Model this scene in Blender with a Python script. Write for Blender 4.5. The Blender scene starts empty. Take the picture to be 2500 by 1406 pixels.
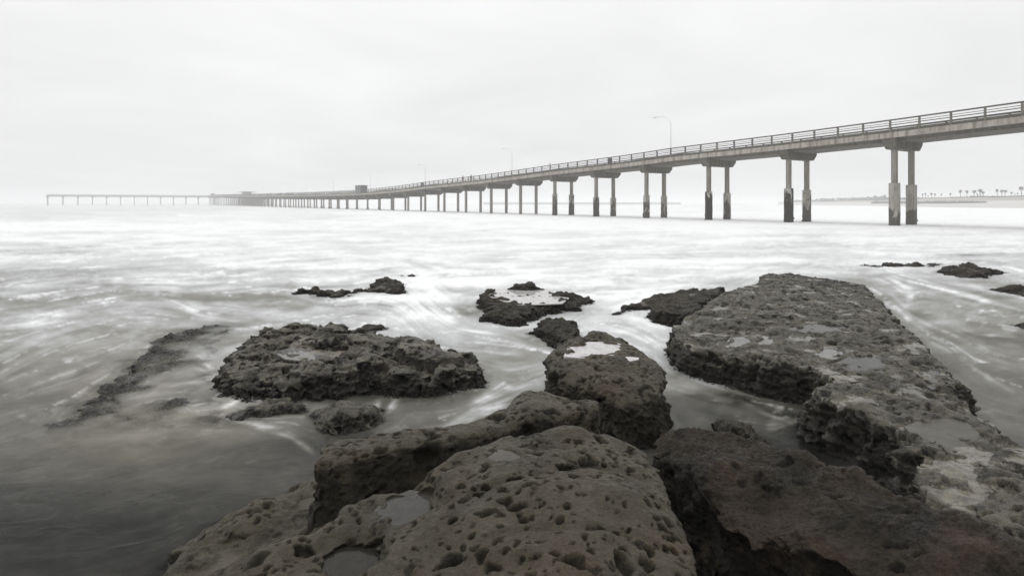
import bpy, bmesh, math, random
import numpy as np
from mathutils import Vector, Matrix
random.seed(7); RNG = np.random.default_rng(7)
S = bpy.context.scene
COL = S.collection
# ------------------------------------------------------------------ camera, world, sun, exposure
CAMH, F, CX, HY = 2.2, 1389.0, 1250.0, 495.0       # eye height, focal length in photo pixels, principal column, horizon row
cd = bpy.data.cameras.new("camera"); cam = bpy.data.objects.new("camera", cd); COL.objects.link(cam)
cam.location = (0, 0, CAMH); cam.rotation_euler = (math.radians(90), 0, 0)
cd.sensor_width = 36; cd.lens = 20.0; cd.shift_y = -(703 - HY) / 2500; cd.clip_start = 0.05; cd.clip_end = 9000
S.camera = cam
S.view_settings.view_transform = 'Standard'; S.view_settings.look = 'None'
S.view_settings.exposure = 0.0; S.view_settings.gamma = 1; S.view_settings.use_curve_mapping = False
S.render.engine = 'CYCLES'; S.cycles.volume_bounces = 4; S.cycles.max_bounces = 12
SUN_EL, SUN_ROT = 62, -35
w = bpy.data.worlds.new("World"); S.world = w; w.use_nodes = True
nt = w.node_tree; nt.nodes.clear()
def N(nt, t, **k):
    n = nt.nodes.new(t)
    for a, b in k.items():
        if a in ('operation', 'blend_type', 'data_type', 'noise_dimensions', 'feature', 'sky_type', 'attribute_name', 'interpolation', 'noise_type', 'clamp', 'distance'):
            if hasattr(n, a): setattr(n, a, b)
        else: setattr(n, a, b)
    return n
out = N(nt, 'ShaderNodeOutputWorld'); bg = N(nt, 'ShaderNodeBackground'); nt.links.new(bg.outputs[0], out.inputs[0])
sky = N(nt, 'ShaderNodeTexSky'); sky.sky_type = 'NISHITA'; sky.sun_disc = False
sky.sun_elevation = math.radians(SUN_EL); sky.sun_rotation = math.radians(SUN_ROT); sky.dust_density = 4; sky.air_density = 1
hsv = N(nt, 'ShaderNodeHueSaturation'); hsv.inputs['Saturation'].default_value = 0.06; nt.links.new(sky.outputs[0], hsv.inputs['Color'])
bw = N(nt, 'ShaderNodeMix', data_type='RGBA'); bw.inputs['Factor'].default_value = 0.93   # cloud deck over the clear sky
tc = N(nt, 'ShaderNodeTexCoord'); sep = N(nt, 'ShaderNodeSeparateXYZ'); nt.links.new(tc.outputs['Generated'], sep.inputs[0])
# project the direction on a cloud layer: xy / (z + c)
ad = N(nt, 'ShaderNodeMath', operation='MAXIMUM'); nt.links.new(sep.outputs['Z'], ad.inputs[0]); ad.inputs[1].default_value = 0
ad2 = N(nt, 'ShaderNodeMath', operation='ADD'); nt.links.new(ad.outputs[0], ad2.inputs[0]); ad2.inputs[1].default_value = 0.16
vm = N(nt, 'ShaderNodeVectorMath', operation='DIVIDE'); nt.links.new(tc.outputs['Generated'], vm.inputs[0])
cb = N(nt, 'ShaderNodeCombineXYZ')
for i in range(3): nt.links.new(ad2.outputs[0], cb.inputs[i])
nt.links.new(cb.outputs[0], vm.inputs[1])
ns = N(nt, 'ShaderNodeTexNoise'); ns.inputs['Scale'].default_value = 1.0; ns.inputs['Detail'].default_value = 5; ns.inputs['Roughness'].default_value = 0.5
ns.inputs['Distortion'].default_value = 0.5
nt.links.new(vm.outputs[0], ns.inputs['Vector'])
mr = N(nt, 'ShaderNodeMapRange'); nt.links.new(ns.outputs['Fac'], mr.inputs['Value'])
mr.inputs['From Min'].default_value = 0.3; mr.inputs['From Max'].default_value = 0.72; mr.inputs['To Min'].default_value = 8.0; mr.inputs['To Max'].default_value = 8.95
# overcast brightening towards the zenith
mz = N(nt, 'ShaderNodeMapRange'); nt.links.new(ad.outputs[0], mz.inputs['Value'])
mz.inputs['From Min'].default_value = 0.0; mz.inputs['From Max'].default_value = 1.0; mz.inputs['To Min'].default_value = 1.02; mz.inputs['To Max'].default_value = 1.4
mm = N(nt, 'ShaderNodeMath', operation='MULTIPLY'); nt.links.new(mr.outputs[0], mm.inputs[0]); nt.links.new(mz.outputs[0], mm.inputs[1])
tint = N(nt, 'ShaderNodeVectorMath', operation='SCALE'); tint.inputs[0].default_value = (0.997, 1.0, 1.004); nt.links.new(mm.outputs[0], tint.inputs['Scale'])
nt.links.new(hsv.outputs[0], bw.inputs['A']); nt.links.new(tint.outputs[0], bw.inputs['B'])
nt.links.new(bw.outputs['Result'], bg.inputs['Color']); bg.inputs['Strength'].default_value = 0.0995
sd = bpy.data.lights.new("sun", 'SUN'); sd.energy = 0.5; sd.angle = math.radians(40); sd.color = (1, 0.985, 0.95)
sun = bpy.data.objects.new("sun", sd); COL.objects.link(sun)
a, e = math.radians(SUN_ROT), math.radians(SUN_EL)
sdir = Vector((math.sin(a) * math.cos(e), math.cos(a) * math.cos(e), math.sin(e)))
sun.rotation_euler = sdir.to_track_quat('Z', 'Y').to_euler()

# ------------------------------------------------------------------ numpy noise
def _h(ix, iy, iz, s):
    h = (ix.astype(np.uint32) * np.uint32(374761393) + iy.astype(np.uint32) * np.uint32(668265263)
         + iz.astype(np.uint32) * np.uint32(2147483647 - 91) + np.uint32((s * 974634777 + 12345) & 0xffffffff))
    h ^= h >> np.uint32(13); h *= np.uint32(1274126177); h ^= h >> np.uint32(16); h *= np.uint32(2246822519); h ^= h >> np.uint32(15)
    return h
def _u(h): return (h & np.uint32(0xffffff)).astype(np.float32) / np.float32(16777216.0)
def perlin(p, seed=0):
    p = p.astype(np.float32); i = np.floor(p).astype(np.int64); f = p - i
    u = f * f * f * (f * (f * 6 - 15) + 10); r = 0
    G = np.array([(1,1,0),(-1,1,0),(1,-1,0),(-1,-1,0),(1,0,1),(-1,0,1),(1,0,-1),(-1,0,-1),(0,1,1),(0,-1,1),(0,1,-1),(0,-1,-1),(1,1,0),(-1,1,0),(0,-1,1),(0,-1,-1)], np.float32)
    for dx in (0, 1):
        wx = u[:, 0] if dx else 1 - u[:, 0]
        for dy in (0, 1):
            wy = u[:, 1] if dy else 1 - u[:, 1]
            for dz in (0, 1):
                wz = u[:, 2] if dz else 1 - u[:, 2]
                g = G[(_h(i[:, 0] + dx, i[:, 1] + dy, i[:, 2] + dz, seed) & np.uint32(15)).astype(np.int64)]
                r = r + wx * wy * wz * (g[:, 0] * (f[:, 0] - dx) + g[:, 1] * (f[:, 1] - dy) + g[:, 2] * (f[:, 2] - dz))
    return r
def fbm(p, scale, oct=3, seed=0, gain=.5):
    r = 0; a = 1; q = p / scale
    for o in range(oct): r = r + a * perlin(q + 17.3 * o, seed + o); q = q * 2.03; a *= gain
    return r
def worley(p, scale, seed=0, density=1.0):
    """F1, F2 and the random number of the nearest cell"""
    q = (p / scale).astype(np.float32); i = np.floor(q).astype(np.int64); f = q - i
    F1 = np.full(len(p), 9., np.float32); F2 = F1.copy(); R = np.zeros(len(p), np.float32)
    for dx in (-1, 0, 1):
        for dy in (-1, 0, 1):
            for dz in (-1, 0, 1):
                h = _h(i[:, 0] + dx, i[:, 1] + dy, i[:, 2] + dz, seed)
                ox = _u(h) - f[:, 0] + dx; h2 = h * np.uint32(2654435761); h2 ^= h2 >> np.uint32(14); oy = _u(h2) - f[:, 1] + dy
                h3 = h2 * np.uint32(2246822519); h3 ^= h3 >> np.uint32(13); oz = _u(h3) - f[:, 2] + dz
                h4 = h3 * np.uint32(3266489917); h4 ^= h4 >> np.uint32(15)
                d = np.sqrt(ox * ox + oy * oy + oz * oz)
                m = d < F1
                F2 = np.where(m, F1, np.minimum(F2, d)); F1 = np.where(m, d, F1); R = np.where(m, _u(h4), R)
    return F1, F2, R
def sst(a, b, x):
    t = np.clip((x - a) / (b - a), 0, 1); return t * t * (3 - 2 * t)
def pits(p, scale, dens, seed):
    """round-mouthed solution pits, 0..1"""
    q = p + np.stack([perlin(p / (scale * .9), seed + 50 + k) for k in range(3)], 1) * scale * .5
    F1, F2, R = worley(q, scale, seed)
    rad = (.28 + .36 * (_frac(R * 7.31)) ** 1.5) * (R < dens)
    x = 1 - F1 / np.maximum(rad, 1e-3)
    return sst(0.0, .5, x) * (rad > 0) * (.45 + 1.1 * rad / .5)
def _frac(x): return x - np.floor(x)

# ------------------------------------------------------------------ helpers
def U(px, py, z=0.0):
    Y = F * (CAMH - z) / (py - HY); return ((px - CX) / F * Y, Y, z)
def atD(px, py, Y): return ((px - CX) / F * Y, Y, CAMH + (HY - py) * Y / F)
def tag(o, label=None, cat=None, group=None, kind=None):
    if label: o['label'] = label
    if cat: o['category'] = cat
    if group: o['group'] = group
    if kind: o['kind'] = kind
    return o
def link(name, me, parent=None):
    o = bpy.data.objects.new(name, me); COL.objects.link(o)
    if parent is not None: o.parent = parent
    return o
def mesh_np(name, V, Fc, mat=None, smooth=True):
    me = bpy.data.meshes.new(name); V = np.asarray(V, np.float32); Fc = np.asarray(Fc, np.int32)
    me.vertices.add(len(V)); me.vertices.foreach_set('co', V.ravel())
    k = Fc.shape[1]; me.loops.add(Fc.size); me.loops.foreach_set('vertex_index', Fc.ravel())
    me.polygons.add(len(Fc)); me.polygons.foreach_set('loop_start', np.arange(0, Fc.size, k, dtype=np.int32))
    me.update(calc_edges=True)
    if smooth: me.polygons.foreach_set('use_smooth', np.ones(len(Fc), bool))
    if mat: me.materials.append(mat)
    return me
def set_attr(me, name, arr):
    a = me.attributes.new(name, 'FLOAT_COLOR', 'POINT'); n = len(me.vertices)
    c = np.ones((n, 4), np.float32); c[:, :arr.shape[1]] = arr; a.data.foreach_set('color', c.ravel())
class MB:
    def __init__(s): s.v = []; s.f = []
    def add(s, V, Fs):
        b = len(s.v); s.v += [tuple(v) for v in V]; s.f += [tuple(i + b for i in f) for f in Fs]
    def prism(s, A, B):
        """two rings of equal length joined, capped"""
        n = len(A); b = len(s.v); s.v += [tuple(v) for v in A] + [tuple(v) for v in B]
        for i in range(n): j = (i + 1) % n; s.f.append((b + i, b + j, b + n + j, b + n + i))
        s.f.append(tuple(b + i for i in reversed(range(n)))); s.f.append(tuple(b + n + i for i in range(n)))
    def box(s, c, ax, ay, hx, hy, z0, z1, taper=1.0):
        c = Vector((c[0], c[1], 0)); ax = Vector(ax).to_3d(); ay = Vector(ay).to_3d()
        r = lambda k, z: [(c + ax * hx * i * k + ay * hy * j * k + Vector((0, 0, z))) for i, j in ((-1, -1), (1, -1), (1, 1), (-1, 1))]
        s.prism(r(1, z0), r(taper, z1))
    def tube(s, pts, rad, n=6):
        pts = [Vector(p) for p in pts]; rings = []
        for k, p in enumerate(pts):
            t = (pts[min(k + 1, len(pts) - 1)] - pts[max(k - 1, 0)]).normalized()
            a = t.orthogonal().normalized() if abs(t.z) < .9 else Vector((1, 0, 0)); a = (a - t * a.dot(t)).normalized(); b = t.cross(a)
            r = rad[k] if hasattr(rad, '__len__') else rad
            rings.append([p + a * r * math.cos(2 * math.pi * i / n) + b * r * math.sin(2 * math.pi * i / n) for i in range(n)])
        b0 = len(s.v)
        for r in rings: s.v += [tuple(v) for v in r]
        for k in range(len(rings) - 1):
            for i in range(n): j = (i + 1) % n; s.f.append((b0 + k * n + i, b0 + k * n + j, b0 + (k + 1) * n + j, b0 + (k + 1) * n + i))
        s.f.append(tuple(b0 + i for i in reversed(range(n)))); s.f.append(tuple(b0 + (len(rings) - 1) * n + i for i in range(n)))
    def build(s, name, mat, parent=None, smooth=False):
        me = bpy.data.meshes.new(name); me.from_pydata(s.v, [], s.f); me.update()
        bm = bmesh.new(); bm.from_mesh(me); bmesh.ops.recalc_face_normals(bm, faces=bm.faces); bm.to_mesh(me); bm.free()
        if smooth: me.polygons.foreach_set('use_smooth', np.ones(len(me.polygons), bool))
        me.materials.append(mat); return link(name, me, parent)

# ------------------------------------------------------------------ materials
def newmat(name):
    m = bpy.data.materials.new(name); m.use_nodes = True; nt = m.node_tree; nt.nodes.clear()
    o = N(nt, 'ShaderNodeOutputMaterial'); b = N(nt, 'ShaderNodeBsdfPrincipled'); nt.links.new(b.outputs[0], o.inputs[0])
    return m, nt, b, o
def noise(nt, scale, detail=4, rough=.55, vec=None, dist=0):
    n = N(nt, 'ShaderNodeTexNoise'); n.inputs['Scale'].default_value = scale; n.inputs['Detail'].default_value = detail
    n.inputs['Roughness'].default_value = rough; n.inputs['Distortion'].default_value = dist
    if vec is not None: nt.links.new(vec, n.inputs['Vector'])
    return n.outputs['Fac']
def mix(nt, fac, a, b, blend='MIX'):
    m = N(nt, 'ShaderNodeMix', data_type='RGBA'); m.blend_type = blend
    for k, v in (('Factor', fac), ('A', a), ('B', b)):
        if isinstance(v, bpy.types.NodeSocket): nt.links.new(v, m.inputs[k])
        elif k == 'Factor': m.inputs[k].default_value = v
        else: m.inputs[k].default_value = (*v, 1)
    return m.outputs['Result']
def ramp(nt, v, a, b, c=0, d=1):
    m = N(nt, 'ShaderNodeMapRange'); nt.links.new(v, m.inputs['Value'])
    for k, x in zip(('From Min', 'From Max', 'To Min', 'To Max'), (a, b, c, d)): m.inputs[k].default_value = x
    return m.outputs[0]
def math_(nt, op, a, b=None, clamp=False):
    m = N(nt, 'ShaderNodeMath', operation=op); m.use_clamp = clamp
    for i, v in enumerate((a, b)):
        if v is None: continue
        if isinstance(v, bpy.types.NodeSocket): nt.links.new(v, m.inputs[i])
        else: m.inputs[i].default_value = v
    return m.outputs[0]
def bump(nt, h, bsdf, dist, strength=1.0):
    b = N(nt, 'ShaderNodeBump'); b.inputs['Distance'].default_value = dist
    if isinstance(strength, bpy.types.NodeSocket): nt.links.new(strength, b.inputs['Strength'])
    else: b.inputs['Strength'].default_value = strength
    nt.links.new(h, b.inputs['Height']); nt.links.new(b.outputs[0], bsdf.inputs['Normal'])
def rock_mat(name, hi, lo, zone, pitc, grain=1.0, warm=(.13, .085, .055), warm_amt=.3):
    """hi/lo: two tones of the dry top, zone: tidal zone with mussels and weed plus painted side-wall shade, pitc: algae and painted shade in the pits"""
    m, nt, b, o = newmat(name)
    wet_shaded = name in ('rock_grey', 'rock_slab'); tc = N(nt, 'ShaderNodeTexCoord'); P = tc.outputs['Object']
    at = N(nt, 'ShaderNodeAttribute', attribute_name='rk'); sp = N(nt, 'ShaderNodeSeparateColor'); nt.links.new(at.outputs['Color'], sp.inputs[0])
    n1 = noise(nt, 3.2, 6, .6, P, .6); n2 = noise(nt, 26, 5, .65, P); n3 = noise(nt, 210 / grain, 3, .7, P)
    c = mix(nt, ramp(nt, n1, .38, .62), lo, hi)
    c = mix(nt, math_(nt, 'MULTIPLY', ramp(nt, noise(nt, 1.7, 4, .5, P, 1.0), .5, .68), warm_amt), c, warm)
    c = mix(nt, ramp(nt, n2, .25, .75, .25, .0), c, (.02, .018, .012))
    if wet_shaded:
        mq = N(nt, 'ShaderNodeMapping'); mq.inputs['Scale'].default_value = (.55, 1, 1); nt.links.new(P, mq.inputs[0])
        c = mix(nt, ramp(nt, noise(nt, 13, 5, .68, mq.outputs[0], .7), .50, .60, 0, .72), c, (.020, .017, .011))  # shade of small lens-shaped recesses painted as dark blotches
    c = mix(nt, ramp(nt, n3, .3, .8, -.05, .16), c, (.15, .14, .12))
    c = mix(nt, sp.outputs[0], c, pitc)  # algae tone, with recess shade painted into the pits
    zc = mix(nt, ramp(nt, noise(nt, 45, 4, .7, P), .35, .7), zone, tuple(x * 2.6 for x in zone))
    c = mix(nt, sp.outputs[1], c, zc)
    v1 = N(nt, 'ShaderNodeTexVoronoi'); v1.inputs['Scale'].default_value = 55 / grain; nt.links.new(P, v1.inputs['Vector'])
    c = mix(nt, ramp(nt, noise(nt, 95 / grain, 4, .75, P, .5), .50, .66, 0, .55), c, (.012, .011, .008))
    nt.links.new(c, b.inputs['Base Color'])
    r = math_(nt, 'SUBTRACT', ramp(nt, noise(nt, 34, 4, .7, P), .42, .60, .70, .16 if wet_shaded else .36), math_(nt, 'MULTIPLY', sp.outputs[2], .42), True)
    nt.links.new(r, b.inputs['Roughness']); b.inputs['Specular IOR Level'].default_value = .6 if wet_shaded else .28
    h = math_(nt, 'ADD', n3, math_(nt, 'MULTIPLY', noise(nt, 70 / grain, 4, .7, P), 1.8))
    h = math_(nt, 'SUBTRACT', h, math_(nt, 'MULTIPLY', v1.outputs['Distance'], .8))
    bump(nt, h, b, (.0075 if grain == 1 else .011) * grain, math_(nt, 'SUBTRACT', 1.0, math_(nt, 'MULTIPLY', sp.outputs[2], .93)))
    return m
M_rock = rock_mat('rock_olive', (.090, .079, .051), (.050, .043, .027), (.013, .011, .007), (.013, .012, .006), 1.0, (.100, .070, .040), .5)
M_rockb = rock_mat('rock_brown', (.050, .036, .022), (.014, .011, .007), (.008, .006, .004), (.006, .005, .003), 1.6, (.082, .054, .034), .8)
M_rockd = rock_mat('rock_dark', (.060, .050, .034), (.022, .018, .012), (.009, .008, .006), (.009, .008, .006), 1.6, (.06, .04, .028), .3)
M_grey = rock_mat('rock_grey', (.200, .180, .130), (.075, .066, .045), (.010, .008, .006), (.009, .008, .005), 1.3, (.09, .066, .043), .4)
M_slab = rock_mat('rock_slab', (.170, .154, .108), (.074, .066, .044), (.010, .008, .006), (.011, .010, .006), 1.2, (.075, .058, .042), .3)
def concrete(name, base, dark, tide=False, warm=(.16, .10, .07)):
    m, nt, b, o = newmat(name)
    tc = N(nt, 'ShaderNodeNewGeometry'); P = tc.outputs['Position']
    mp = N(nt, 'ShaderNodeMapping'); mp.inputs['Scale'].default_value = (1, 1, .18); nt.links.new(P, mp.inputs[0])
    c = mix(nt, ramp(nt, noise(nt, 2.6, 6, .65, mp.outputs[0], .4), .40, .68), base, dark)
    c = mix(nt, math_(nt, 'MULTIPLY', ramp(nt, noise(nt, 1.3, 5, .7, mp.outputs[0]), .52, .7), .55), c, warm)
    c = mix(nt, ramp(nt, noise(nt, 9, 5, .7, P), .3, .75, 0, .35), c, dark)
    if tide:
        oi = N(nt, 'ShaderNodeObjectInfo'); g = N(nt, 'ShaderNodeNewGeometry'); sx = N(nt, 'ShaderNodeSeparateXYZ'); nt.links.new(g.outputs['Position'], sx.inputs[0])
        mp2 = N(nt, 'ShaderNodeMapping'); mp2.inputs['Scale'].default_value = (1, 1, .45); nt.links.new(P, mp2.inputs[0])
        k = math_(nt, 'ADD', math_(nt, 'MULTIPLY', noise(nt, 1.5, 5, .6, mp2.outputs[0], .6), 11.0), math_(nt, 'MULTIPLY', math_(nt, 'ADD', sx.outputs['Z'], ramp(nt, oi.outputs['Random'], 0, 1, -1.3, 1.3)), -1.0))
        c = mix(nt, ramp(nt, k, 3.0, 3.35), c, (.026, .022, .016))
        k2 = math_(nt, 'ADD', noise(nt, 2.0, 4, .6, P), math_(nt, 'MULTIPLY', sx.outputs['Z'], -.8))
        c = mix(nt, ramp(nt, k2, -.2, .05), c, (.030, .027, .02))
        c = mix(nt, ramp(nt, noise(nt, 3.3, 5, .7, mp.outputs[0], 1.0), .56, .66, 0, .75), c, (.09, .065, .045))
    o2 = N(nt, 'ShaderNodeObjectInfo'); c = mix(nt, ramp(nt, o2.outputs['Random'], 0, 1, 0, .38), c, dark)
    nt.links.new(c, b.inputs['Base Color']); b.inputs['Roughness'].default_value = .8; b.inputs['Specular IOR Level'].default_value = .25
    bump(nt, noise(nt, 14, 5, .7, P), b, .03)
    return m
M_conc = concrete('concrete', (.30, .285, .25), (.13, .12, .10))
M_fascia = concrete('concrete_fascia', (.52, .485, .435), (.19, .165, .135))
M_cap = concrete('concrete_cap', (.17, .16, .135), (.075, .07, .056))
M_jack = concrete('concrete_jacket', (.50, .48, .43), (.24, .225, .195), True)
M_pile = concrete('concrete_pile', (.34, .32, .285), (.16, .145, .125), False, (.20, .13, .09))
M_curb = concrete('curb_board', (.13, .125, .10), (.07, .065, .052))
def plain(name, col, rough=.6, metal=0):
    m, nt, b, o = newmat(name); tc = N(nt, 'ShaderNodeTexCoord')
    nt.links.new(mix(nt, ramp(nt, noise(nt, 6, 4, .6, tc.outputs['Object']), .3, .7, 0, .5), col, tuple(x * .55 for x in col)), b.inputs['Base Color'])
    b.inputs['Roughness'].default_value = rough; b.inputs['Metallic'].default_value = metal; return m
M_rail = plain('weathered_rail', (.085, .08, .062)); M_post = plain('rail_post', (.16, .145, .12)); M_toprail = plain('top_rail', (.05, .048, .038))
M_metal = plain('galvanised_metal', (.50, .51, .52), .5, .1); M_box = plain('grey_screen', (.11, .115, .12)); M_roof = plain('roof', (.12, .12, .12))
M_white = plain('white_wall', (.75, .75, .73)); M_glass = plain('window_glass', (.04, .045, .05), .1)
M_palm = plain('palm_frond', (.012, .015, .011)); M_trunk = plain('palm_trunk', (.035, .03, .026)); M_bush = plain('bush', (.025, .028, .022), .9)
M_sand = plain('sand', (.60, .585, .56), .9); M_dune = plain('dune_sand', (.36, .34, .30), .9); M_far = plain('far_wall', (.45, .43, .41))
M_skin = plain('skin', (.32, .2, .14)); M_dark = plain('dark_cloth', (.025, .025, .028)); M_red = plain('red_cloth', (.25, .10, .08)); M_grn = plain('green_grey_cloth', (.09, .11, .10)); M_blue = plain('dark_trousers', (.05, .05, .06))
M_bird = plain('gull', (.3, .3, .3))

# ------------------------------------------------------------------ rocks
def densify(poly, step):
    out = []
    n = len(poly)
    for i in range(n):
        a = np.array(poly[i], float); b = np.array(poly[(i + 1) % n], float); k = max(1, int(np.linalg.norm(b[:2] - a[:2]) / step))
        for j in range(k): out.append(a + (b - a) * j / k)
    return np.array(out)
def sdf(poly, X, Y):
    """signed distance, positive inside"""
    d = np.full(X.shape, 1e9); ins = np.zeros(X.shape, bool); n = len(poly)
    for i in range(n):
        ax, ay = poly[i][:2]; bx, by = poly[(i + 1) % n][:2]; ex, ey = bx - ax, by - ay; L = ex * ex + ey * ey + 1e-12
        t = np.clip(((X - ax) * ex + (Y - ay) * ey) / L, 0, 1); d = np.minimum(d, np.hypot(X - ax - t * ex, Y - ay - t * ey))
        c = ((ay > Y) != (by > Y)); xi = (bx - ax) * (Y - ay) / (by - ay + 1e-12) + ax; ins ^= (c & (X < xi))
    return np.where(ins, d, -d)
def linedist(pl, X, Y):
    d = np.full(X.shape, 1e9)
    for i in range(len(pl) - 1):
        ax, ay = pl[i][:2]; bx, by = pl[i + 1][:2]; ex, ey = bx - ax, by - ay; L = ex * ex + ey * ey + 1e-12
        t = np.clip(((X - ax) * ex + (Y - ay) * ey) / L, 0, 1); d = np.minimum(d, np.hypot(X - ax - t * ex, Y - ay - t * ey))
    return d
LEVEL = {}
FIELDS = []      # (x0, y0, step, H) of every rock, for the depth of water over it
def rock(name, label, cat, outline, ctrl=(), vox=.01, mat=None, batter=5, r=.08, warp=.05, relief=.02, pit=(), hc=None,
         feats=(), rough=.012, wet=None, zone=.12, floor=-.35, group=None, seed=1, under=0, kind=None, basins=(), warm=None, wallrough=.0, strata=0):
    pw = [U(*p) for p in outline]; cw = [U(*p) for p in ctrl]
    P = densify(pw, .12); C = np.vstack([P] + ([np.array(cw)] if cw else []))
    W = np.ones(len(C)); W[len(P):] = 6.0
    g = max(vox * 2.2, .015); mx = .55 if floor < -.3 else .4
    x0, y0 = P[:, 0].min() - mx, P[:, 1].min() - mx; x1, y1 = P[:, 0].max() + mx, P[:, 1].max() + mx
    nx, ny = int((x1 - x0) / g) + 2, int((y1 - y0) / g) + 2
    X, Y = np.meshgrid(x0 + g * np.arange(nx), y0 + g * np.arange(ny), indexing='ij'); xf, yf = X.ravel(), Y.ravel()
    p3 = np.stack([xf, yf, np.zeros_like(xf)], 1)
    d = sdf(P, xf, yf); d = d + fbm(p3, .35, 4, seed) * warp + fbm(p3, .11, 2, seed + 9) * warp * .35
    num = np.zeros_like(xf); den = num.copy()
    for k in range(len(C)):
        wgt = W[k] / ((xf - C[k, 0]) ** 2 + (yf - C[k, 1]) ** 2 + .02) ** 1.7; num += wgt * C[k, 2]; den += wgt
    top = num / den
    base_top = top.copy()
    top = top + relief * fbm(p3, .5, 4, seed + 3) * 1.6
    if strata:                                     # bedding: the top breaks into low steps
        q_ = (top + .35 * strata * fbm(p3, .25, 3, seed + 6)) / strata; fl = np.floor(q_); top = .3 * top + .7 * strata * (fl + sst(.35, .65, q_ - fl))
    for (pl, wd, dep, z) in feats:                 # carved channels (dep > 0) and ridges (dep < 0)
        q = [U(a, b, z) for a, b in pl]; top = top - dep * np.exp(-(linedist(q, xf, yf) / wd) ** 2)
    for (pl, z, dep) in basins:                    # hollows that hold a pool at height z
        q = [U(a, b, abs(z)) for a, b in pl]
        if z < 0:                                  # level read off the rock itself
            cq = np.array(q)[:, :2].mean(0); z = float(base_top[np.argmin((xf - cq[0]) ** 2 + (yf - cq[1]) ** 2)]) - .012
        LEVEL[tuple(pl[0])] = z; s = sdf(np.array(q), xf, yf) + fbm(p3, .1, 3, seed + 5) * .03
        k = sst(-.10, .03, s); top = top * (1 - k) + k * (z - dep * sst(-.01, .06, s) + .012 * (s < 0))
    t = np.clip(d / r, 0, 1); h = top - r * (1 - np.sqrt(np.clip(1 - (1 - t) ** 2, 0, 1)))
    h = np.where(d < 0, top - r + d * batter, h); h = np.maximum(h, floor)
    Hh = h.reshape(nx, ny)
    if floor < 0: FIELDS.append((x0, y0, g, Hh))
    # closed solid -> voxel remesh
    idx = np.arange(nx * ny).reshape(nx, ny); a = idx[:-1, :-1].ravel(); b = idx[1:, :-1].ravel(); c = idx[1:, 1:].ravel(); dd = idx[:-1, 1:].ravel(); n0 = nx * ny
    V = np.vstack([np.stack([xf, yf, h], 1), np.stack([xf, yf, np.full_like(xf, floor - .08)], 1)])
    Fc = [np.stack([a, b, c, dd], 1), np.stack([dd, c, b, a], 1) + n0]
    for e in (idx[:, 0][::-1], idx[:, -1], idx[0, :], idx[-1, :][::-1]):
        Fc.append(np.stack([e[:-1], e[1:], e[1:] + n0, e[:-1] + n0], 1)[:, ::-1])
    me = mesh_np('tmp', V, np.vstack(Fc)); o = link('tmp', me)
    md = o.modifiers.new('r', 'REMESH'); md.mode = 'VOXEL'; md.voxel_size = vox; md.adaptivity = 0
    ev = o.evaluated_get(bpy.context.evaluated_depsgraph_get()); m2 = ev.to_mesh()
    n = len(m2.vertices); V = np.empty(n * 3, np.float32); m2.vertices.foreach_get('co', V); V = V.reshape(-1, 3)
    NN = np.empty(n * 3, np.float32); m2.vertex_normals.foreach_get('vector', NN); NN = NN.reshape(-1, 3)
    k = len(m2.polygons); Fq = np.empty(len(m2.loops), np.int32); m2.loops.foreach_get('vertex_index', Fq)
    Fq = Fq.reshape(k, -1) if len(Fq) == 4 * k else np.array([list(p.vertices) for p in m2.polygons if len(p.vertices) == 4], np.int32)
    ev.to_mesh_clear(); bpy.data.objects.remove(o); bpy.data.meshes.remove(me)
    # drop what lies on the sea floor
    keep = (V[Fq][:, :, 2].max(1) > floor + .03); Fq = Fq[keep]; used = np.unique(Fq); mp = np.full(n, -1); mp[used] = np.arange(len(used)); V = V[used]; NN = NN[used]; Fq = mp[Fq]
    # smooth the stair steps of the voxels, then normals again
    E = np.vstack([Fq[:, [0, 1]], Fq[:, [1, 2]], Fq[:, [2, 3]], Fq[:, [3, 0]]])
    for _ in range(3):
        acc = np.zeros_like(V); cnt = np.zeros(len(V), np.float32)
        for c_ in range(3): acc[:, c_] = np.bincount(E[:, 0], V[E[:, 1], c_], len(V)) + np.bincount(E[:, 1], V[E[:, 0], c_], len(V))
        cnt = np.bincount(E[:, 0], minlength=len(V)) + np.bincount(E[:, 1], minlength=len(V)); V = .4 * V + .6 * acc / np.maximum(cnt, 1)[:, None]
    up = np.clip(NN[:, 2], 0, 1); wall = 1 - sst(.45, .8, up)
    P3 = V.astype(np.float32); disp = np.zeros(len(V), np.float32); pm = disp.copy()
    disp += fbm(P3, .22, 3, seed + 11) * rough * 2.2 * (1 + wall) + fbm(P3, .05, 3, seed + 12) * rough * (.55 + wall)
    for (sc, dep, dens, where) in pit:
        k = pits(P3 * np.array([1, 1, 1.3], np.float32), sc, dens, seed + int(sc * 1000))
        mask = sst(-.42, .10, fbm(P3, sc * 6, 3, seed + 31))
        if where == 'top': mask = mask * (1 - wall * .8)
        if where == 'wall': mask = mask * wall
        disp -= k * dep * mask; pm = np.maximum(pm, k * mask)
    if hc:
        sc, dep, topamt = hc
        q = P3 + np.stack([perlin(P3 / (sc * 1.2), seed + 60 + k) for k in range(3)], 1) * sc * .5
        F1, F2, R = worley(q * np.array([1, 1, 1.25], np.float32), sc, seed + 77)
        cell = sst(.03, .38, F2 - F1) * (.35 + .9 * R); m = np.clip(wall + topamt * sst(-.15, .25, fbm(P3, sc * 5, 2, seed + 78)), 0, 1)
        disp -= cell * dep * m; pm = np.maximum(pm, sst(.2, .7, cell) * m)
    if strata:
        zb_ = V[:, 2] / .045 + 1.6 * fbm(P3 * np.array([1, 1, 0], np.float32), .5, 3, seed + 71)
        disp += wall * .022 * perlin(np.stack([P3[:, 0] * .8, P3[:, 1] * .8, zb_], 1), seed + 72) * 2
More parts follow.
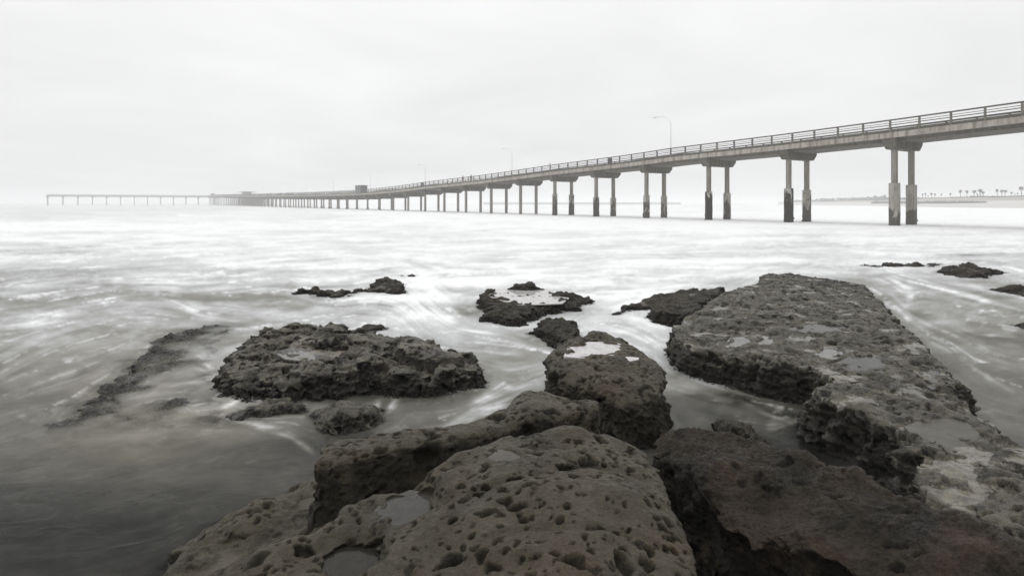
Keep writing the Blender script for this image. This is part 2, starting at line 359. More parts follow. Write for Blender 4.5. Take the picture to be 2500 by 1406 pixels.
    if wallrough:
        F1, F2, R = worley(P3, wallrough, seed + 90); disp += (0.6 - F1) * wallrough * .55
        F1, F2, R = worley(P3, wallrough * .45, seed + 91); disp += (0.6 - F1) * wallrough * .25
    V2 = V + NN * disp[:, None]
    if under: V2[:, :2] -= NN[:, :2] * (under * wall * sst(0.02, .3, (base_top.max() - V[:, 2])))[:, None]
    wetm = np.zeros(len(V), np.float32)
    if wet:                                        # film of water standing in the low places of the top
        lvl, nz, amt = wet
        ii = np.clip(((V[:, 0] - x0) / g).astype(int), 0, nx - 1); jj = np.clip(((V[:, 1] - y0) / g).astype(int), 0, ny - 1)
        bt = base_top.reshape(nx, ny)[ii, jj] + lvl + nz * fbm(P3 * np.array([1, 1, 0], np.float32), .45, 4, seed + 41)
        dz = bt - V2[:, 2]; ok = (up > .5) & (d.reshape(nx, ny)[ii, jj] > .07) & (dz < .2)
        wetm = np.where(ok, sst(-.004, .003, dz), 0); V2[:, 2] = np.where(ok & (dz > 0), bt, V2[:, 2]); pm *= (1 - wetm)
        wetm = wetm * amt
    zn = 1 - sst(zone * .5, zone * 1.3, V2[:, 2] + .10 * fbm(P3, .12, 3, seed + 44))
    zn = np.maximum(zn, wall * .85 * sst(-.45, .1, fbm(P3, .2, 3, seed + 45))) * (1 - wetm * .6)  # shade of the steep sides painted in above the tidal band too
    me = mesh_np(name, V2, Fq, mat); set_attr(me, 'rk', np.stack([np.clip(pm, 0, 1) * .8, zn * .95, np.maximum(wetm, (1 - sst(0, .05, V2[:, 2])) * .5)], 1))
    o = link(name, me); tag(o, label, cat, group, kind); print('ROCK', name, len(V2)); return o
POOLS = []
def pool(label, poly, z, tone, grow=.05, seed=3):
    q = np.array([U(a, b, abs(z)) for a, b in poly]); z = LEVEL.get(tuple(poly[0]), abs(z)); q[:, 2] = z; c = q.mean(0); v = q - c; L = np.linalg.norm(v[:, :2], axis=1, keepdims=True)
    q = c + v * (1 + grow / np.maximum(L, .05)); q[:, 2] = z; n = len(q)
    V = [tuple(c[:2]) + (z,)] + [tuple(p) for p in q] + [tuple(p - np.array([0, 0, .02])) for p in q]
    Fs = [(0, i + 1, (i + 1) % n + 1) for i in range(n)] + [(i + 1, n + i + 1, n + (i + 1) % n + 1, (i + 1) % n + 1) for i in range(n)]
    me = bpy.data.meshes.new('rock_pool'); me.from_pydata(V, [], Fs); me.update(); me.materials.append(M_pool[tone]); return tag(link('rock_pool', me), label, 'pool')
def poolmat(name, col, rough=.08, opac=.6):
    m, nt, b, o = newmat(name); tc = N(nt, 'ShaderNodeTexCoord')
    c = mix(nt, ramp(nt, noise(nt, 9, 5, .65, tc.outputs['Object'], 1.2), .35, .7), tuple(x * .62 for x in col), col)
    nt.links.new(c, b.inputs['Base Color']); b.inputs['Roughness'].default_value = rough; b.inputs['IOR'].default_value = 1.33
    t_ = N(nt, 'ShaderNodeBsdfTransparent'); t_.inputs[0].default_value = (.8, .8, .74, 1); x_ = N(nt, 'ShaderNodeMixShader'); x_.inputs[0].default_value = opac
    nt.links.new(t_.outputs[0], x_.inputs[1]); nt.links.new(b.outputs[0], x_.inputs[2]); nt.links.new(x_.outputs[0], o.inputs[0]); return m
M_pool = {'white': poolmat('white_pool', (.66, .64, .63), .08, .96), 'grey': poolmat('grey_pool', (.11, .107, .10)), 'dim': poolmat('dim_pool', (.05, .048, .04)), 'sand': poolmat('sandy_pool', (.13, .122, .095), .35, .75), 'pale': poolmat('pale_pool', (.30, .295, .28), .08, .7)}  # colour and opacity per pool; the white one is nearly opaque

def build_rocks():
    # 1 big foreground boulder
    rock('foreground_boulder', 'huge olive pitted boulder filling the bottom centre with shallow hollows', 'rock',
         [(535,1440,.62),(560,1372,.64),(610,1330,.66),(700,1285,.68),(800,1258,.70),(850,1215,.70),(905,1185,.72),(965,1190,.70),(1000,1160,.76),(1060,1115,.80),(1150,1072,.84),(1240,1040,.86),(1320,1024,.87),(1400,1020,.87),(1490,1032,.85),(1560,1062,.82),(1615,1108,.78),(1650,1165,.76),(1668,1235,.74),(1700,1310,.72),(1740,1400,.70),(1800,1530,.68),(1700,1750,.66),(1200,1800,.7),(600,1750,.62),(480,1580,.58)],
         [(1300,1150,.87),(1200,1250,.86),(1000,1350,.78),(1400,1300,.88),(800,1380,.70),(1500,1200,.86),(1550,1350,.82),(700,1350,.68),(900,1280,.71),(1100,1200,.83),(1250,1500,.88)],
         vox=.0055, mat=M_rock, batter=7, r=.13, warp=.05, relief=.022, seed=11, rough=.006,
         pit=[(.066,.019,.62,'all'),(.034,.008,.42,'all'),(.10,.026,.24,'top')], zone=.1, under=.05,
         feats=[([(1150,1180),(1240,1165),(1330,1150),(1400,1125),(1480,1115),(1560,1130)],.028,.03,.87),
                ([(985,1190),(1040,1215),(1090,1225)],.04,.05,.78),([(880,1215),(930,1250),(960,1240)],.04,.06,.72),([(700,1340),(770,1330),(800,1310)],.03,.03,.7),
                ([(1040,1130),(1020,1160),(1000,1200)],.025,.03,.8),([(1655,1200),(1560,1165),(1500,1138),(1440,1118),(1380,1112)],.020,.022,.86),([(1180,1300),(1290,1275),(1420,1290),(1540,1275),(1650,1290)],.018,.014,.86),([(1100,1410),(1180,1370),(1300,1390)],.05,.03,.83),([(1250,1040),(1300,1075),(1380,1085)],.02,.016,.86),([(1000,1150),(1060,1145),(1110,1125)],.05,-.02,.8),
                ([(880,1190),(840,1215),(800,1235)],.05,-.025,.72)],
         basins=[([(925,1255),(950,1225),(1000,1205),(1045,1210),(1055,1235),(1045,1265),(1000,1280),(950,1278)],.715,.035),
                 ([(790,1406),(800,1360),(850,1335),(900,1350),(905,1385),(890,1430),(830,1440)],.655,.04),
                 ([(1195,1115),(1220,1097),(1260,1100),(1280,1120),(1250,1132),(1205,1130)],.842,.012),
                 ([(1295,1160),(1320,1150),(1345,1155),(1330,1168),(1305,1170)],.845,.015)])
    pool('milky grey pool in a round hollow of the foreground boulder', [(925,1255),(950,1225),(1000,1205),(1045,1210),(1055,1235),(1045,1265),(1000,1280),(950,1278)], .715, 'grey', .04)
    pool('dim greenish pool at the bottom edge of the foreground boulder', [(790,1406),(800,1360),(850,1335),(900,1350),(905,1385),(890,1430),(830,1440)], .655, 'dim', .04)
    pool('thin sandy puddle near the back of the foreground boulder', [(1195,1115),(1220,1097),(1260,1100),(1280,1120),(1250,1132),(1205,1130)], .842, 'sand', .01)
    # 2 long ridge behind it
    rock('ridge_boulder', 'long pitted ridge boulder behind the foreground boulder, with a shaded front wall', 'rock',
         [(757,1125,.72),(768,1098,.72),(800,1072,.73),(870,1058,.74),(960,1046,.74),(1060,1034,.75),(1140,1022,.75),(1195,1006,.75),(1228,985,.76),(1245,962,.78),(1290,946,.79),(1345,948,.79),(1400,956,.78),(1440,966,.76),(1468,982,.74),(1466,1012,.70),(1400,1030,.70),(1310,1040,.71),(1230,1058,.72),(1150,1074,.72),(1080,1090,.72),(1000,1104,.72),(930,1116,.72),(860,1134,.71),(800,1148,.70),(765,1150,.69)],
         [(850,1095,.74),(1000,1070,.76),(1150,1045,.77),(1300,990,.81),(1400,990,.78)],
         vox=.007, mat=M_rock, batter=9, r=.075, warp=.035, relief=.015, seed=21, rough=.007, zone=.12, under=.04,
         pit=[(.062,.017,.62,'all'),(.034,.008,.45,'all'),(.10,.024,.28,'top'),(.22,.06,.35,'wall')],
         feats=[([(1400,965),(1430,985),(1425,1010)],.03,.05,.78),([(1255,965),(1240,985),(1230,1000)],.03,.02,.78)])
    # 3 brown rough boulder
    rock('barnacled_boulder', 'dark brown barnacle crusted boulder at the bottom right with a steep shaded side', 'rock',
         [(1568,1070,.54),(1600,1042,.58),(1680,1030,.62),(1760,1034,.64),(1850,1052,.66),(1950,1084,.68),(2050,1126,.70),(2150,1160,.72),(2260,1196,.74),(2380,1240,.76),(2520,1294,.78),(2750,1400,.78),(2900,1600,.70),(2600,1640,.50),(2350,1600,.48),(2110,1490,.45),(1985,1432,.43),(1870,1372,.42),(1780,1318,.41),(1700,1256,.40),(1635,1180,.41)],
         [(1700,1080,.61),(1750,1110,.61),(1900,1160,.63),(2100,1230,.68),(2350,1350,.72),(1850,1230,.53),(2050,1320,.55)],
         vox=.008, mat=M_rockb, batter=10, under=.08, r=.10, warp=.06, relief=.04, seed=31, rough=.014, zone=.05, wallrough=.026,
         pit=[(.12,.02,.3,'all')], hc=(.06,.010,.4))
    # 4 low shelf at the left foot of the foreground boulder
    rock('low_shelf', 'low pitted rock shelf sloping into dark water left of the foreground boulder', 'rock',
         [(370,1440,.06),(400,1390,.07),(450,1335,.08),(510,1290,.10),(560,1262,.10),(620,1230,.12),(670,1200,.15),(720,1172,.18),(780,1160,.2),(850,1250,.34),(800,1330,.42),(650,1420,.42),(600,1500,.38),(450,1560,.2),(360,1520,.05)],
         [(600,1290,.24),(520,1350,.22),(480,1400,.20),(700,1230,.26),(560,1400,.32)],
         vox=.010, mat=M_rock, batter=.9, r=.08, warp=.08, relief=.035, seed=41, rough=.014, zone=.03, wet=(-.022,.03,.5),
         pit=[(.11,.035,.55,'all'),(.05,.015,.6,'all')])
    # 5 central block with the pool
    rock('central_block', 'tall square boulder in the middle with a bright white pool on its flat top', 'rock',
         [(1322,886,.52),(1330,862,.56),(1360,838,.58),(1395,815,.58),(1440,806,.58),(1490,808,.58),(1530,826,.58),(1575,850,.57),(1612,876,.56),(1628,905,.52),(1632,945,.46),(1618,985,.40),(1560,1000,.38),(1500,990,.40),(1440,965,.44),(1380,935,.48),(1335,912,.50)],
         [(1450,850,.60),(1540,880,.60),(1500,920,.56),(1400,890,.58),(1580,930,.52)],
         vox=.011, mat=M_rock, batter=14, r=.13, warp=.05, relief=.015, seed=51, rough=.014, zone=.16, under=.02,
         pit=[(.085,.022,.6,'top'),(.045,.012,.6,'top'),(.26,.13,.7,'wall')], hc=(.07,.035,.0),
         feats=[([(1380,835),(1420,832),(1470,828)],.05,.03,.6)],
         basins=[([(1388,868),(1400,848),(1440,838),(1490,838),(1522,845),(1515,858),(1480,866),(1430,870)],.565,.03),
                 ([(1518,880),(1532,872),(1556,874),(1550,882),(1530,886)],.565,.02)])
    pool('bright white pool on top of the central block', [(1388,868),(1400,848),(1440,838),(1490,838),(1522,845),(1515,858),(1480,866),(1430,870)], .565, 'white', .07)
    pool('small white puddle beside the bright pool on the central block', [(1518,880),(1532,872),(1556,874),(1550,882),(1530,886)], .565, 'white', .03)
    # 6 the great slab on the right
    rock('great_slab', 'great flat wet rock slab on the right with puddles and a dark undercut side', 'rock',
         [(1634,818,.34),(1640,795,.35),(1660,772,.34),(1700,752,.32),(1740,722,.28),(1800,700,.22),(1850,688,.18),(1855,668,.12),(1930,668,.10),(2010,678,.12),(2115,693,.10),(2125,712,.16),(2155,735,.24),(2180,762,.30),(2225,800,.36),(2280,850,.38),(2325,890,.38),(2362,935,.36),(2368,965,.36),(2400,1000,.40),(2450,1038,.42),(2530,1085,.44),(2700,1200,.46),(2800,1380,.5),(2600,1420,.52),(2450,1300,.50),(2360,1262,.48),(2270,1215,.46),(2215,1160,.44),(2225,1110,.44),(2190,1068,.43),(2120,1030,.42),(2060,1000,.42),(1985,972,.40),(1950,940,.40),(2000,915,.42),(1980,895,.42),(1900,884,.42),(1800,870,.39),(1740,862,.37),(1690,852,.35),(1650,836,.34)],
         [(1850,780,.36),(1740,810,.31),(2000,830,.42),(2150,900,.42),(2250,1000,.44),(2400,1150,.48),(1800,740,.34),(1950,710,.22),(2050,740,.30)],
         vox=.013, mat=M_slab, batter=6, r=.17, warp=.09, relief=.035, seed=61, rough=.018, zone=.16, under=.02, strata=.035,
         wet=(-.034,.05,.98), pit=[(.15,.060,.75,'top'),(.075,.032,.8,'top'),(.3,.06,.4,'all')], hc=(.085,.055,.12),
         feats=[([(1950,938),(2010,925),(2080,915)],.06,.05,.42),([(2220,1110),(2300,1125),(2400,1120)],.05,.05,.45),([(1870,690),(1990,708),(2080,715)],.10,.06,.15),
                ([(1700,790),(1800,800),(1900,790)],.10,.03,.42)],
         basins=[([(2000,862),(2008,846),(2025,842),(2045,850),(2048,866),(2025,872)],-0.41,.022),([(1775,842),(1790,828),(1815,824),(1835,832),(1820,842),(1795,846)],-0.35,.022),([(1850,838),(1866,824),(1885,828),(1890,840),(1870,845)],-0.37,.022),([(2060,884),(2090,868),(2130,866),(2160,880),(2150,900),(2110,905),(2080,900)],-0.42,.022),([(2250,905),(2265,885),(2285,895),(2295,925),(2275,935)],-0.41,.022),([(1940,795),(1985,786),(2050,790),(2070,802),(2020,808),(1960,806)],-0.41,.022),([(2240,1040),(2300,1010),(2370,1030),(2390,1065),(2330,1085),(2265,1075)],-0.44,.022)])
    pool('rounded pale puddle in the middle of the great slab', [(2000,862),(2008,846),(2025,842),(2045,850),(2048,866),(2025,872)], 0.41, 'pale', .09)
    pool('pale puddle near the shaded front lip of the great slab', [(1775,842),(1790,828),(1815,824),(1835,832),(1820,842),(1795,846)], 0.35, 'pale', .09)
    pool('little pale puddle right of the one near the front lip of the great slab', [(1850,838),(1866,824),(1885,828),(1890,840),(1870,845)], 0.37, 'pale', .09)
    pool('wide grey puddle right of the rounded pale puddle on the great slab', [(2060,884),(2090,868),(2130,866),(2160,880),(2150,900),(2110,905),(2080,900)], 0.42, 'grey', .09)
    pool('upright grey puddle close to the right edge of the great slab', [(2250,905),(2265,885),(2285,895),(2295,925),(2275,935)], 0.41, 'grey', .09)
    pool('long grey puddle across the back half of the great slab', [(1940,795),(1985,786),(2050,790),(2070,802),(2020,808),(1960,806)], 0.41, 'grey', .09)
    pool('broad sandy puddle on the near right end of the great slab', [(2240,1040),(2300,1010),(2370,1030),(2390,1065),(2330,1085),(2265,1075)], 0.44, 'sand', .09)
    # 7 middle left honeycombed rock
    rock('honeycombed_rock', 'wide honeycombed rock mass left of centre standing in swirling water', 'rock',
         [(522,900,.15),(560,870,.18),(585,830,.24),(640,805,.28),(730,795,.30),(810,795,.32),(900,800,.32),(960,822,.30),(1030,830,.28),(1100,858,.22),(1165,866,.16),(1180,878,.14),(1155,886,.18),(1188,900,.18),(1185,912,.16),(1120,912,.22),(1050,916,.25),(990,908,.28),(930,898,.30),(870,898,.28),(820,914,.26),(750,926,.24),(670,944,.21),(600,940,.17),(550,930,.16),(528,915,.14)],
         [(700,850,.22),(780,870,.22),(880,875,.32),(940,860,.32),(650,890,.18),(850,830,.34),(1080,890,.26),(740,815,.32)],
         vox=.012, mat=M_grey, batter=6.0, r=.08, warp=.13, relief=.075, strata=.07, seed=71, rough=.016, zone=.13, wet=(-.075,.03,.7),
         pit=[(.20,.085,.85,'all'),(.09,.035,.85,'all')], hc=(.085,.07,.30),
         feats=[([(980,880),(1020,900),(1060,920)],.08,.10,.25),([(700,855),(760,862),(840,872)],.14,.06,.24),([(590,868),(650,872),(700,850)],.06,.05,.22)],
         basins=[([(680,858),(720,842),(760,856),(830,866),(850,874),(790,880),(720,872)],.175,.02)])
    pool('grey pool lying in the hollow of the wide honeycombed rock', [(680,858),(720,842),(760,856),(830,866),(850,874),(790,880),(720,872)], .178, 'pale', .12)
    rock('tilted_rock', 'tilted angular rock plate lying on the right of the honeycombed rock', 'rock',
         [(966,838,.46),(975,822,.48),(1012,816,.46),(1045,832,.42),(1100,855,.36),(1140,868,.30),(1120,880,.28),(1060,890,.29),(1015,884,.32),(985,862,.40)],
         [(1010,840,.45),(1060,865,.37)], vox=.011, mat=M_grey, batter=4, r=.06, warp=.03, relief=.012, seed=75, rough=.008, zone=.05, floor=.05,
         pit=[(.12,.03,.6,'all'),(.06,.018,.7,'all')], under=.05)
    # 8 small honeycombed rocks
    rock('small_honeycomb_rock', 'small rounded honeycomb rock in the water behind the ridge boulder', 'rock',
         [(760,1000,.07),(790,980,.11),(840,968,.13),(890,972,.12),(922,985,.08),(928,1015,.05),(890,1035,.06),(840,1045,.05),(790,1045,.03),(768,1025,.05)],
         [(840,1000,.18),(870,1005,.16)], vox=.009, mat=M_slab, batter=1.6, r=.10, warp=.06, relief=.03, seed=81, rough=.012, zone=.02, hc=(.07,.055,1.0), pit=[(.05,.012,.6,'all')])
    rock('drowned_ledge', 'low dark ledge sinking into the water in front of the honeycombed rock', 'rock',
         [(545,1015,.01),(590,1000,.04),(640,975,.12),(700,962,.14),(735,985,.09),(690,1005,.04),(640,1010,.03),(600,1025,.0),(555,1035,-.02)],
         [(650,992,.09)], vox=.011, mat=M_slab, batter=1.2, r=.06, warp=.08, relief=.04, seed=85, rough=.014, zone=.05, hc=(.08,.03,.8))
    rock('back_ledge', 'tiny ragged rock at the back edge of the honeycombed rock', 'rock',
         [(868,795,.10),(900,786,.12),(935,787,.10),(938,797,.06),(905,803,.06)], [], vox=.016, mat=M_rockd, batter=2, r=.05, warp=.06, relief=.04, seed=86, hc=(.12,.04,.8), zone=.04)
    # 10 far middle rocks
    rock('flat_reef', 'flat dark reef awash in white foam beyond the honeycombed rock', 'rock',
         [(735,708,.10),(760,703,.13),(850,704,.10),(905,698,.12),(925,680,.16),(955,677,.18),(978,692,.18),(985,708,.10),(950,712,.06),(870,708,.04),(830,716,.10),(800,722,.08),(775,714,.05)],
         [(945,694,.14),(820,711,.10)], vox=.02, mat=M_rockd, batter=1.2, r=.08, warp=.22, relief=.07, seed=91, rough=.03, hc=(.16,.05,.9), zone=.03, wet=(-.05,.06,.8))
    rock('small_reef_tip', 'smallest dark rock tip showing behind the flat reef', 'rock',
         [(970,666,.08),(1000,664,.10),(1018,667,.06),(1005,671,.04),(975,670,.04)], [], vox=.03, mat=M_rockd, batter=1.5, r=.06, warp=.12, relief=.08, seed=93, rough=.03, zone=.02)
    rock('pool_rock', 'dark ragged rock with a pale pool on top in the middle distance', 'rock',
         [(1172,722,.18),(1188,706,.26),(1225,700,.30),(1255,690,.32),(1305,690,.32),(1345,700,.30),(1362,716,.22),(1400,714,.20),(1440,722,.14),(1452,732,.08),(1415,738,.08),(1410,750,.06),(1370,748,.10),(1320,752,.16),(1290,762,.18),(1260,778,.14),(1215,774,.12),(1185,765,.12),(1200,748,.16),(1175,738,.16)],
         [(1220,748,.22),(1300,708,.28)], vox=.016, mat=M_rockd, batter=2.5, r=.07, warp=.12, relief=.05, seed=101, rough=.03, hc=(.11,.04,.8), zone=.07,
         basins=[([(1203,722),(1212,708),(1240,706),(1285,710),(1330,706),(1352,722),(1378,726),(1365,738),(1310,740),(1262,742),(1240,734)],.20,.04)])
    pool('pale pool on top of the dark ragged rock in the middle distance', [(1203,722),(1212,708),(1240,706),(1285,710),(1330,706),(1352,722),(1378,726),(1365,738),(1310,740),(1262,742),(1240,734)], .205, 'white', .10)
    rock('ragged_rock', 'small ragged dark rock just behind the central block', 'rock',
         [(1280,806,.06),(1310,802,.08),(1318,778,.22),(1340,772,.24),(1370,774,.22),(1404,776,.14),(1398,788,.16),(1412,812,.20),(1395,830,.20),(1350,822,.14),(1325,814,.08)],
         [(1360,792,.26)], vox=.014, mat=M_rockd, batter=3, r=.07, warp=.08, relief=.05, seed=111, rough=.03, hc=(.09,.04,.8), zone=.08)
    rock('slab_arm', 'thin dark arm of rock reaching into foam left of the great slab', 'rock',
         [(1495,762,.05),(1530,744,.10),(1590,722,.18),(1650,712,.22),(1720,706,.24),(1765,704,.2),(1740,730,.30),(1700,748,.32),(1680,764,.26),(1640,768,.20),(1600,764,.18),(1582,754,.16),(1600,744,.10),(1540,752,.05),(1510,764,.03)],
         [(1650,732,.28),(1620,755,.22)], vox=.016, mat=M_rockd, batter=2.5, r=.07, warp=.10, relief=.04, seed=121, rough=.026, hc=(.11,.04,.7), zone=.06, wet=(-.03,.04,.8))
    rock('channel_rock', 'small barnacled rock in the channel between the brown boulder and the great slab', 'rock',
         [(1735,1040,.10),(1755,1020,.14),(1800,1016,.16),(1840,1030,.14),(1868,1055,.10),(1885,1085,.08),(1820,1095,.08),(1760,1075,.08)],
         [(1800,1040,.22)], vox=.009, mat=M_rockd, batter=2, r=.10, warp=.05, relief=.04, seed=131, rough=.02, zone=.02, hc=(.06,.03,1.0), wallrough=.03)
    # 15 far right reefs
    rock('thin_reef', 'thin dark streak of reef farthest out on the right', 'rock',
         [(2110,643,.08),(2145,640,.12),(2200,642,.08),(2255,642,.10),(2290,643,.04),(2260,647,.06),(2200,647,.05),(2145,648,.06)], [], vox=.035, mat=M_rockd, batter=1.2, r=.08, warp=.25, relief=.10, seed=141, rough=.03, zone=.02)
    rock('humped_reef', 'humped dark reef near the right edge in streaming water', 'rock',
         [(2280,655,.10),(2320,646,.22),(2370,643,.26),(2410,648,.24),(2452,660,.08),(2440,665,.08),(2400,662,.14),(2420,672,.06),(2360,675,.06),(2320,668,.06)],
         [(2380,654,.30)], vox=.03, mat=M_rockd, batter=1.5, r=.10, warp=.22, relief=.12, seed=145, rough=.03, hc=(.2,.06,.7), zone=.05)
    rock('edge_reef', 'low reef cut by the right edge of the view', 'rock',
         [(2420,702,.06),(2450,697,.14),(2520,700,.18),(2600,712,.18),(2620,730,.10),(2540,722,.08),(2480,714,.04),(2440,708,.04)], [], vox=.024, mat=M_rockd, batter=2, r=.07, warp=.12, relief=.08, seed=149, rough=.03, zone=.06, wet=(-.03,.05,.8))
    rock('edge_stone', 'small low stone at the right edge below the edge reef', 'rock',
         [(2462,787,.04),(2490,782,.10),(2530,785,.12),(2550,796,.06),(2500,797,.05)], [], vox=.02, mat=M_rockd, batter=2, r=.06, warp=.08, relief=.05, seed=153, rough=.02, zone=.04)
    # 16 drowned shelf and its broken rim
    rock('broken_reef_rim', 'broken rim of brown rock barely breaking the surface in the left foreground', 'rock',
         [(120,1045,-.03),(180,1020,.015),(215,975,.025),(290,920,.02),(345,870,.025),(385,830,.035),(450,805,.015),(530,793,.0),(560,800,-.03),(520,850,-.06),(505,900,-.07),(520,960,-.08),(540,1010,-.08),(560,1060,-.08),(480,1100,-.10),(330,1130,-.13),(150,1130,-.14),(60,1090,-.12)],
         [(400,850,-.035),(300,960,-.04),(400,950,-.06),(350,1020,-.06),(250,1050,-.05)],
         vox=.014, mat=M_grey, batter=.5, r=.05, warp=.18, relief=.05, seed=161, rough=.022, zone=-.2, floor=-.4, hc=(.11,.045,.8),
         feats=[([(210,1015),(270,1010),(310,1025)],.06,-.035,0),([(225,985),(250,970),(280,985)],.05,-.03,0),([(310,920),(340,885),(365,870)],.06,-.04,0),([(370,862),(392,838),(425,826)],.07,-.05,0)])
build_rocks()

# ------------------------------------------------------------------ water
MEAN = [(100,510,228),(1200,510,246),(2300,510,252),(100,530,230),(600,532,238),(1200,530,252),(2000,530,255),(100,552,250),(600,552,249),(1500,552,252),(2300,552,252),(100,580,246),(700,580,239),(1500,580,240),(2300,585,242),(80,610,228),(600,610,239),(1300,610,241),(1750,620,228),(2400,605,236),(100,640,219),(700,640,234),(1200,640,233),(1700,645,247),(2100,630,233),(2450,625,203),(100,680,182),(500,680,208),(800,670,219),(1100,680,247),(1500,680,242),(1800,670,221),(2200,690,162),(2480,675,210),(80,720,168),(400,720,167),(650,725,184),(1050,725,230),(1500,735,227),(2200,730,153),(2350,730,177),(2480,760,159),(50,785,189),(220,780,168),(420,770,168),(700,750,168),(850,760,186),(1020,770,229),(1140,760,148),(1250,800,200),(1520,780,203),(1600,800,210),(2300,780,145),(100,830,157),(300,820,155),(1220,840,161),(1600,840,203),(2400,840,128),(50,880,143),(250,870,137),(480,860,174),(1260,880,151),(1650,880,160),(2420,900,116),(100,930,124),(450,930,155),(1250,930,149),(1690,930,148),(2440,960,109),(60,980,96),(400,980,173),(1000,980,98),(1120,990,124),(1710,990,98),(1850,980,89),(2480,1000,114),(60,1050,112),(300,1050,158),(450,1050,139),(620,1060,108),(720,1080,69),(1680,1040,97),(1850,1040,74),(2000,1080,50),(60,1100,89),(300,1100,105),(600,1120,80),(100,1150,86),(400,1150,85),(650,1150,75),(100,1210,61),(400,1210,66),(100,1300,45),(350,1300,52),(100,1450,55),(350,1450,58),(1900,1400,20),(-600,700,180),(3200,700,180),(3200,1200,90),(-600,1300,60)]  # display greys with light and shade in them, painted into the water colour
STROKES = [([(1060,812),(1130,806),(1230,818),(1290,838)],4,.14),([(1200,905),(1265,902),(1315,885)],4,.10),([(0,870),(70,838),(170,800),(260,775)],7,.08),([(40,960),(120,930),(200,905),(250,880)],8,.05),([(130,760),(230,735),(360,715)],7,.10),([(0,700),(120,690),(240,672)],8,.08),([(560,745),(640,760),(720,750)],6,.10),([(820,765),(900,750),(960,765)],6,.10),([(1450,790),(1540,812),(1600,840),(1625,870)],6,.14),([(2150,700),(2200,735),(2230,790),(2300,830)],4,.12),([(2390,870),(2440,880),(2500,905)],4,.08),([(2320,760),(2400,780),(2500,800)],5,.10),([(2380,1010),(2430,1000),(2500,1020)],4,.05),  # polyline, half width px, gain, core whiteness
 ([(1335,915),(1290,935),(1215,958),(1165,985),(1148,1012)],10,.30),([(1085,1040),(1150,1016),(1210,992),(1260,962)],12,.30),([(1190,960),(1180,985),(1200,1000)],16,.16),([(1325,870),(1290,868),(1180,858),(1090,850)],5,.12),([(1330,852),(1240,838),(1130,825),(1050,800)],6,.14),
 ([(985,700),(1020,725),(1030,765),(1060,790)],34,.28),([(1040,760),(1100,785),(1140,800)],7,.2),([(1490,768),(1540,742),(1640,716)],8,.4),([(1370,728),(1470,726),(1560,716),(1700,700)],8,.3),([(1500,772),(1570,782),(1640,805)],6,.22),([(1560,820),(1600,850),(1640,900),(1700,930)],16,.12),
 ([(2120,655),(2180,680),(2228,715),(2215,745)],9,.28),([(2160,660),(2260,690),(2380,725),(2500,760)],7,.22),([(2180,745),(2220,775),(2290,805)],7,.18),([(2300,690),(2400,700),(2500,730)],5,.2),([(2330,850),(2365,885),(2420,930),(2480,960)],6,.12),([(2390,820),(2450,818),(2500,825)],5,.18),([(2250,770),(2330,800),(2420,860)],10,.08),
 ([(1640,890),(1700,925),(1800,958),(1920,985)],4,.10),([(1800,975),(1870,1010),(1930,1030)],4,.06),([(1700,960),(1760,975),(1800,978)],6,.06),([(530,1002),(565,986),(590,975)],5,.30),([(600,1030),(650,1052),(700,1062),(770,1098)],5,.09),([(590,1030),(640,1042),(690,1045)],6,.20),([(700,1050),(730,1080),(770,1110)],5,.10),
 ([(950,945),(970,965),(960,990),(945,1010)],5,.18),([(925,975),(918,1000),(935,1025)],5,.22),([(0,787),(80,781),(190,766)],12,.22),([(0,905),(60,868),(140,825),(260,790)],18,.05),([(180,705),(300,690),(430,698),(520,690)],14,.16),([(420,725),(470,760),(540,775)],10,.12),([(250,760),(330,750),(420,770)],8,.08),
 ([(495,845),(505,880),(520,915)],6,.12),([(470,895),(500,905),(530,925)],5,.12),([(455,935),(500,932),(540,915)],4,.16),([(410,975),(440,985),(460,1000)],5,.10),([(720,690),(820,735),(980,735)],8,.16),([(690,660),(800,655),(920,665)],10,.10),
 ([(0,612),(120,607),(300,597)],3,-.30),([(0,625),(100,620),(240,612)],4,-.2),([(470,745),(620,718),(770,700)],9,-.10),([(640,724),(700,720),(740,716)],6,-.12),([(1110,752),(1150,765),(1190,768)],14,-.16),([(1650,620),(1780,622),(1880,630)],6,-.16),([(1640,880),(1680,935),(1790,965),(1900,1000),(2050,1100)],22,-.02),
 ([(2240,630),(2400,620),(2500,612)],5,-.2),([(1940,580),(2050,600),(2250,605)],4,-.12),([(0,740),(200,730),(420,712)],10,-.06),([(880,560),(1000,552),(1150,556)],4,-.08),([(0,575),(150,570),(330,566)],4,-.08),([(560,560),(700,565),(850,560)],4,-.06),([(1250,600),(1500,590),(1700,596)],5,-.07),([(2300,575),(2420,570),(2500,572)],4,-.12)]
def s2l(v):
    v = np.asarray(v, float) / 255; return np.where(v < .04, v / 12.92, ((v + .055) / 1.055) ** 2.4)
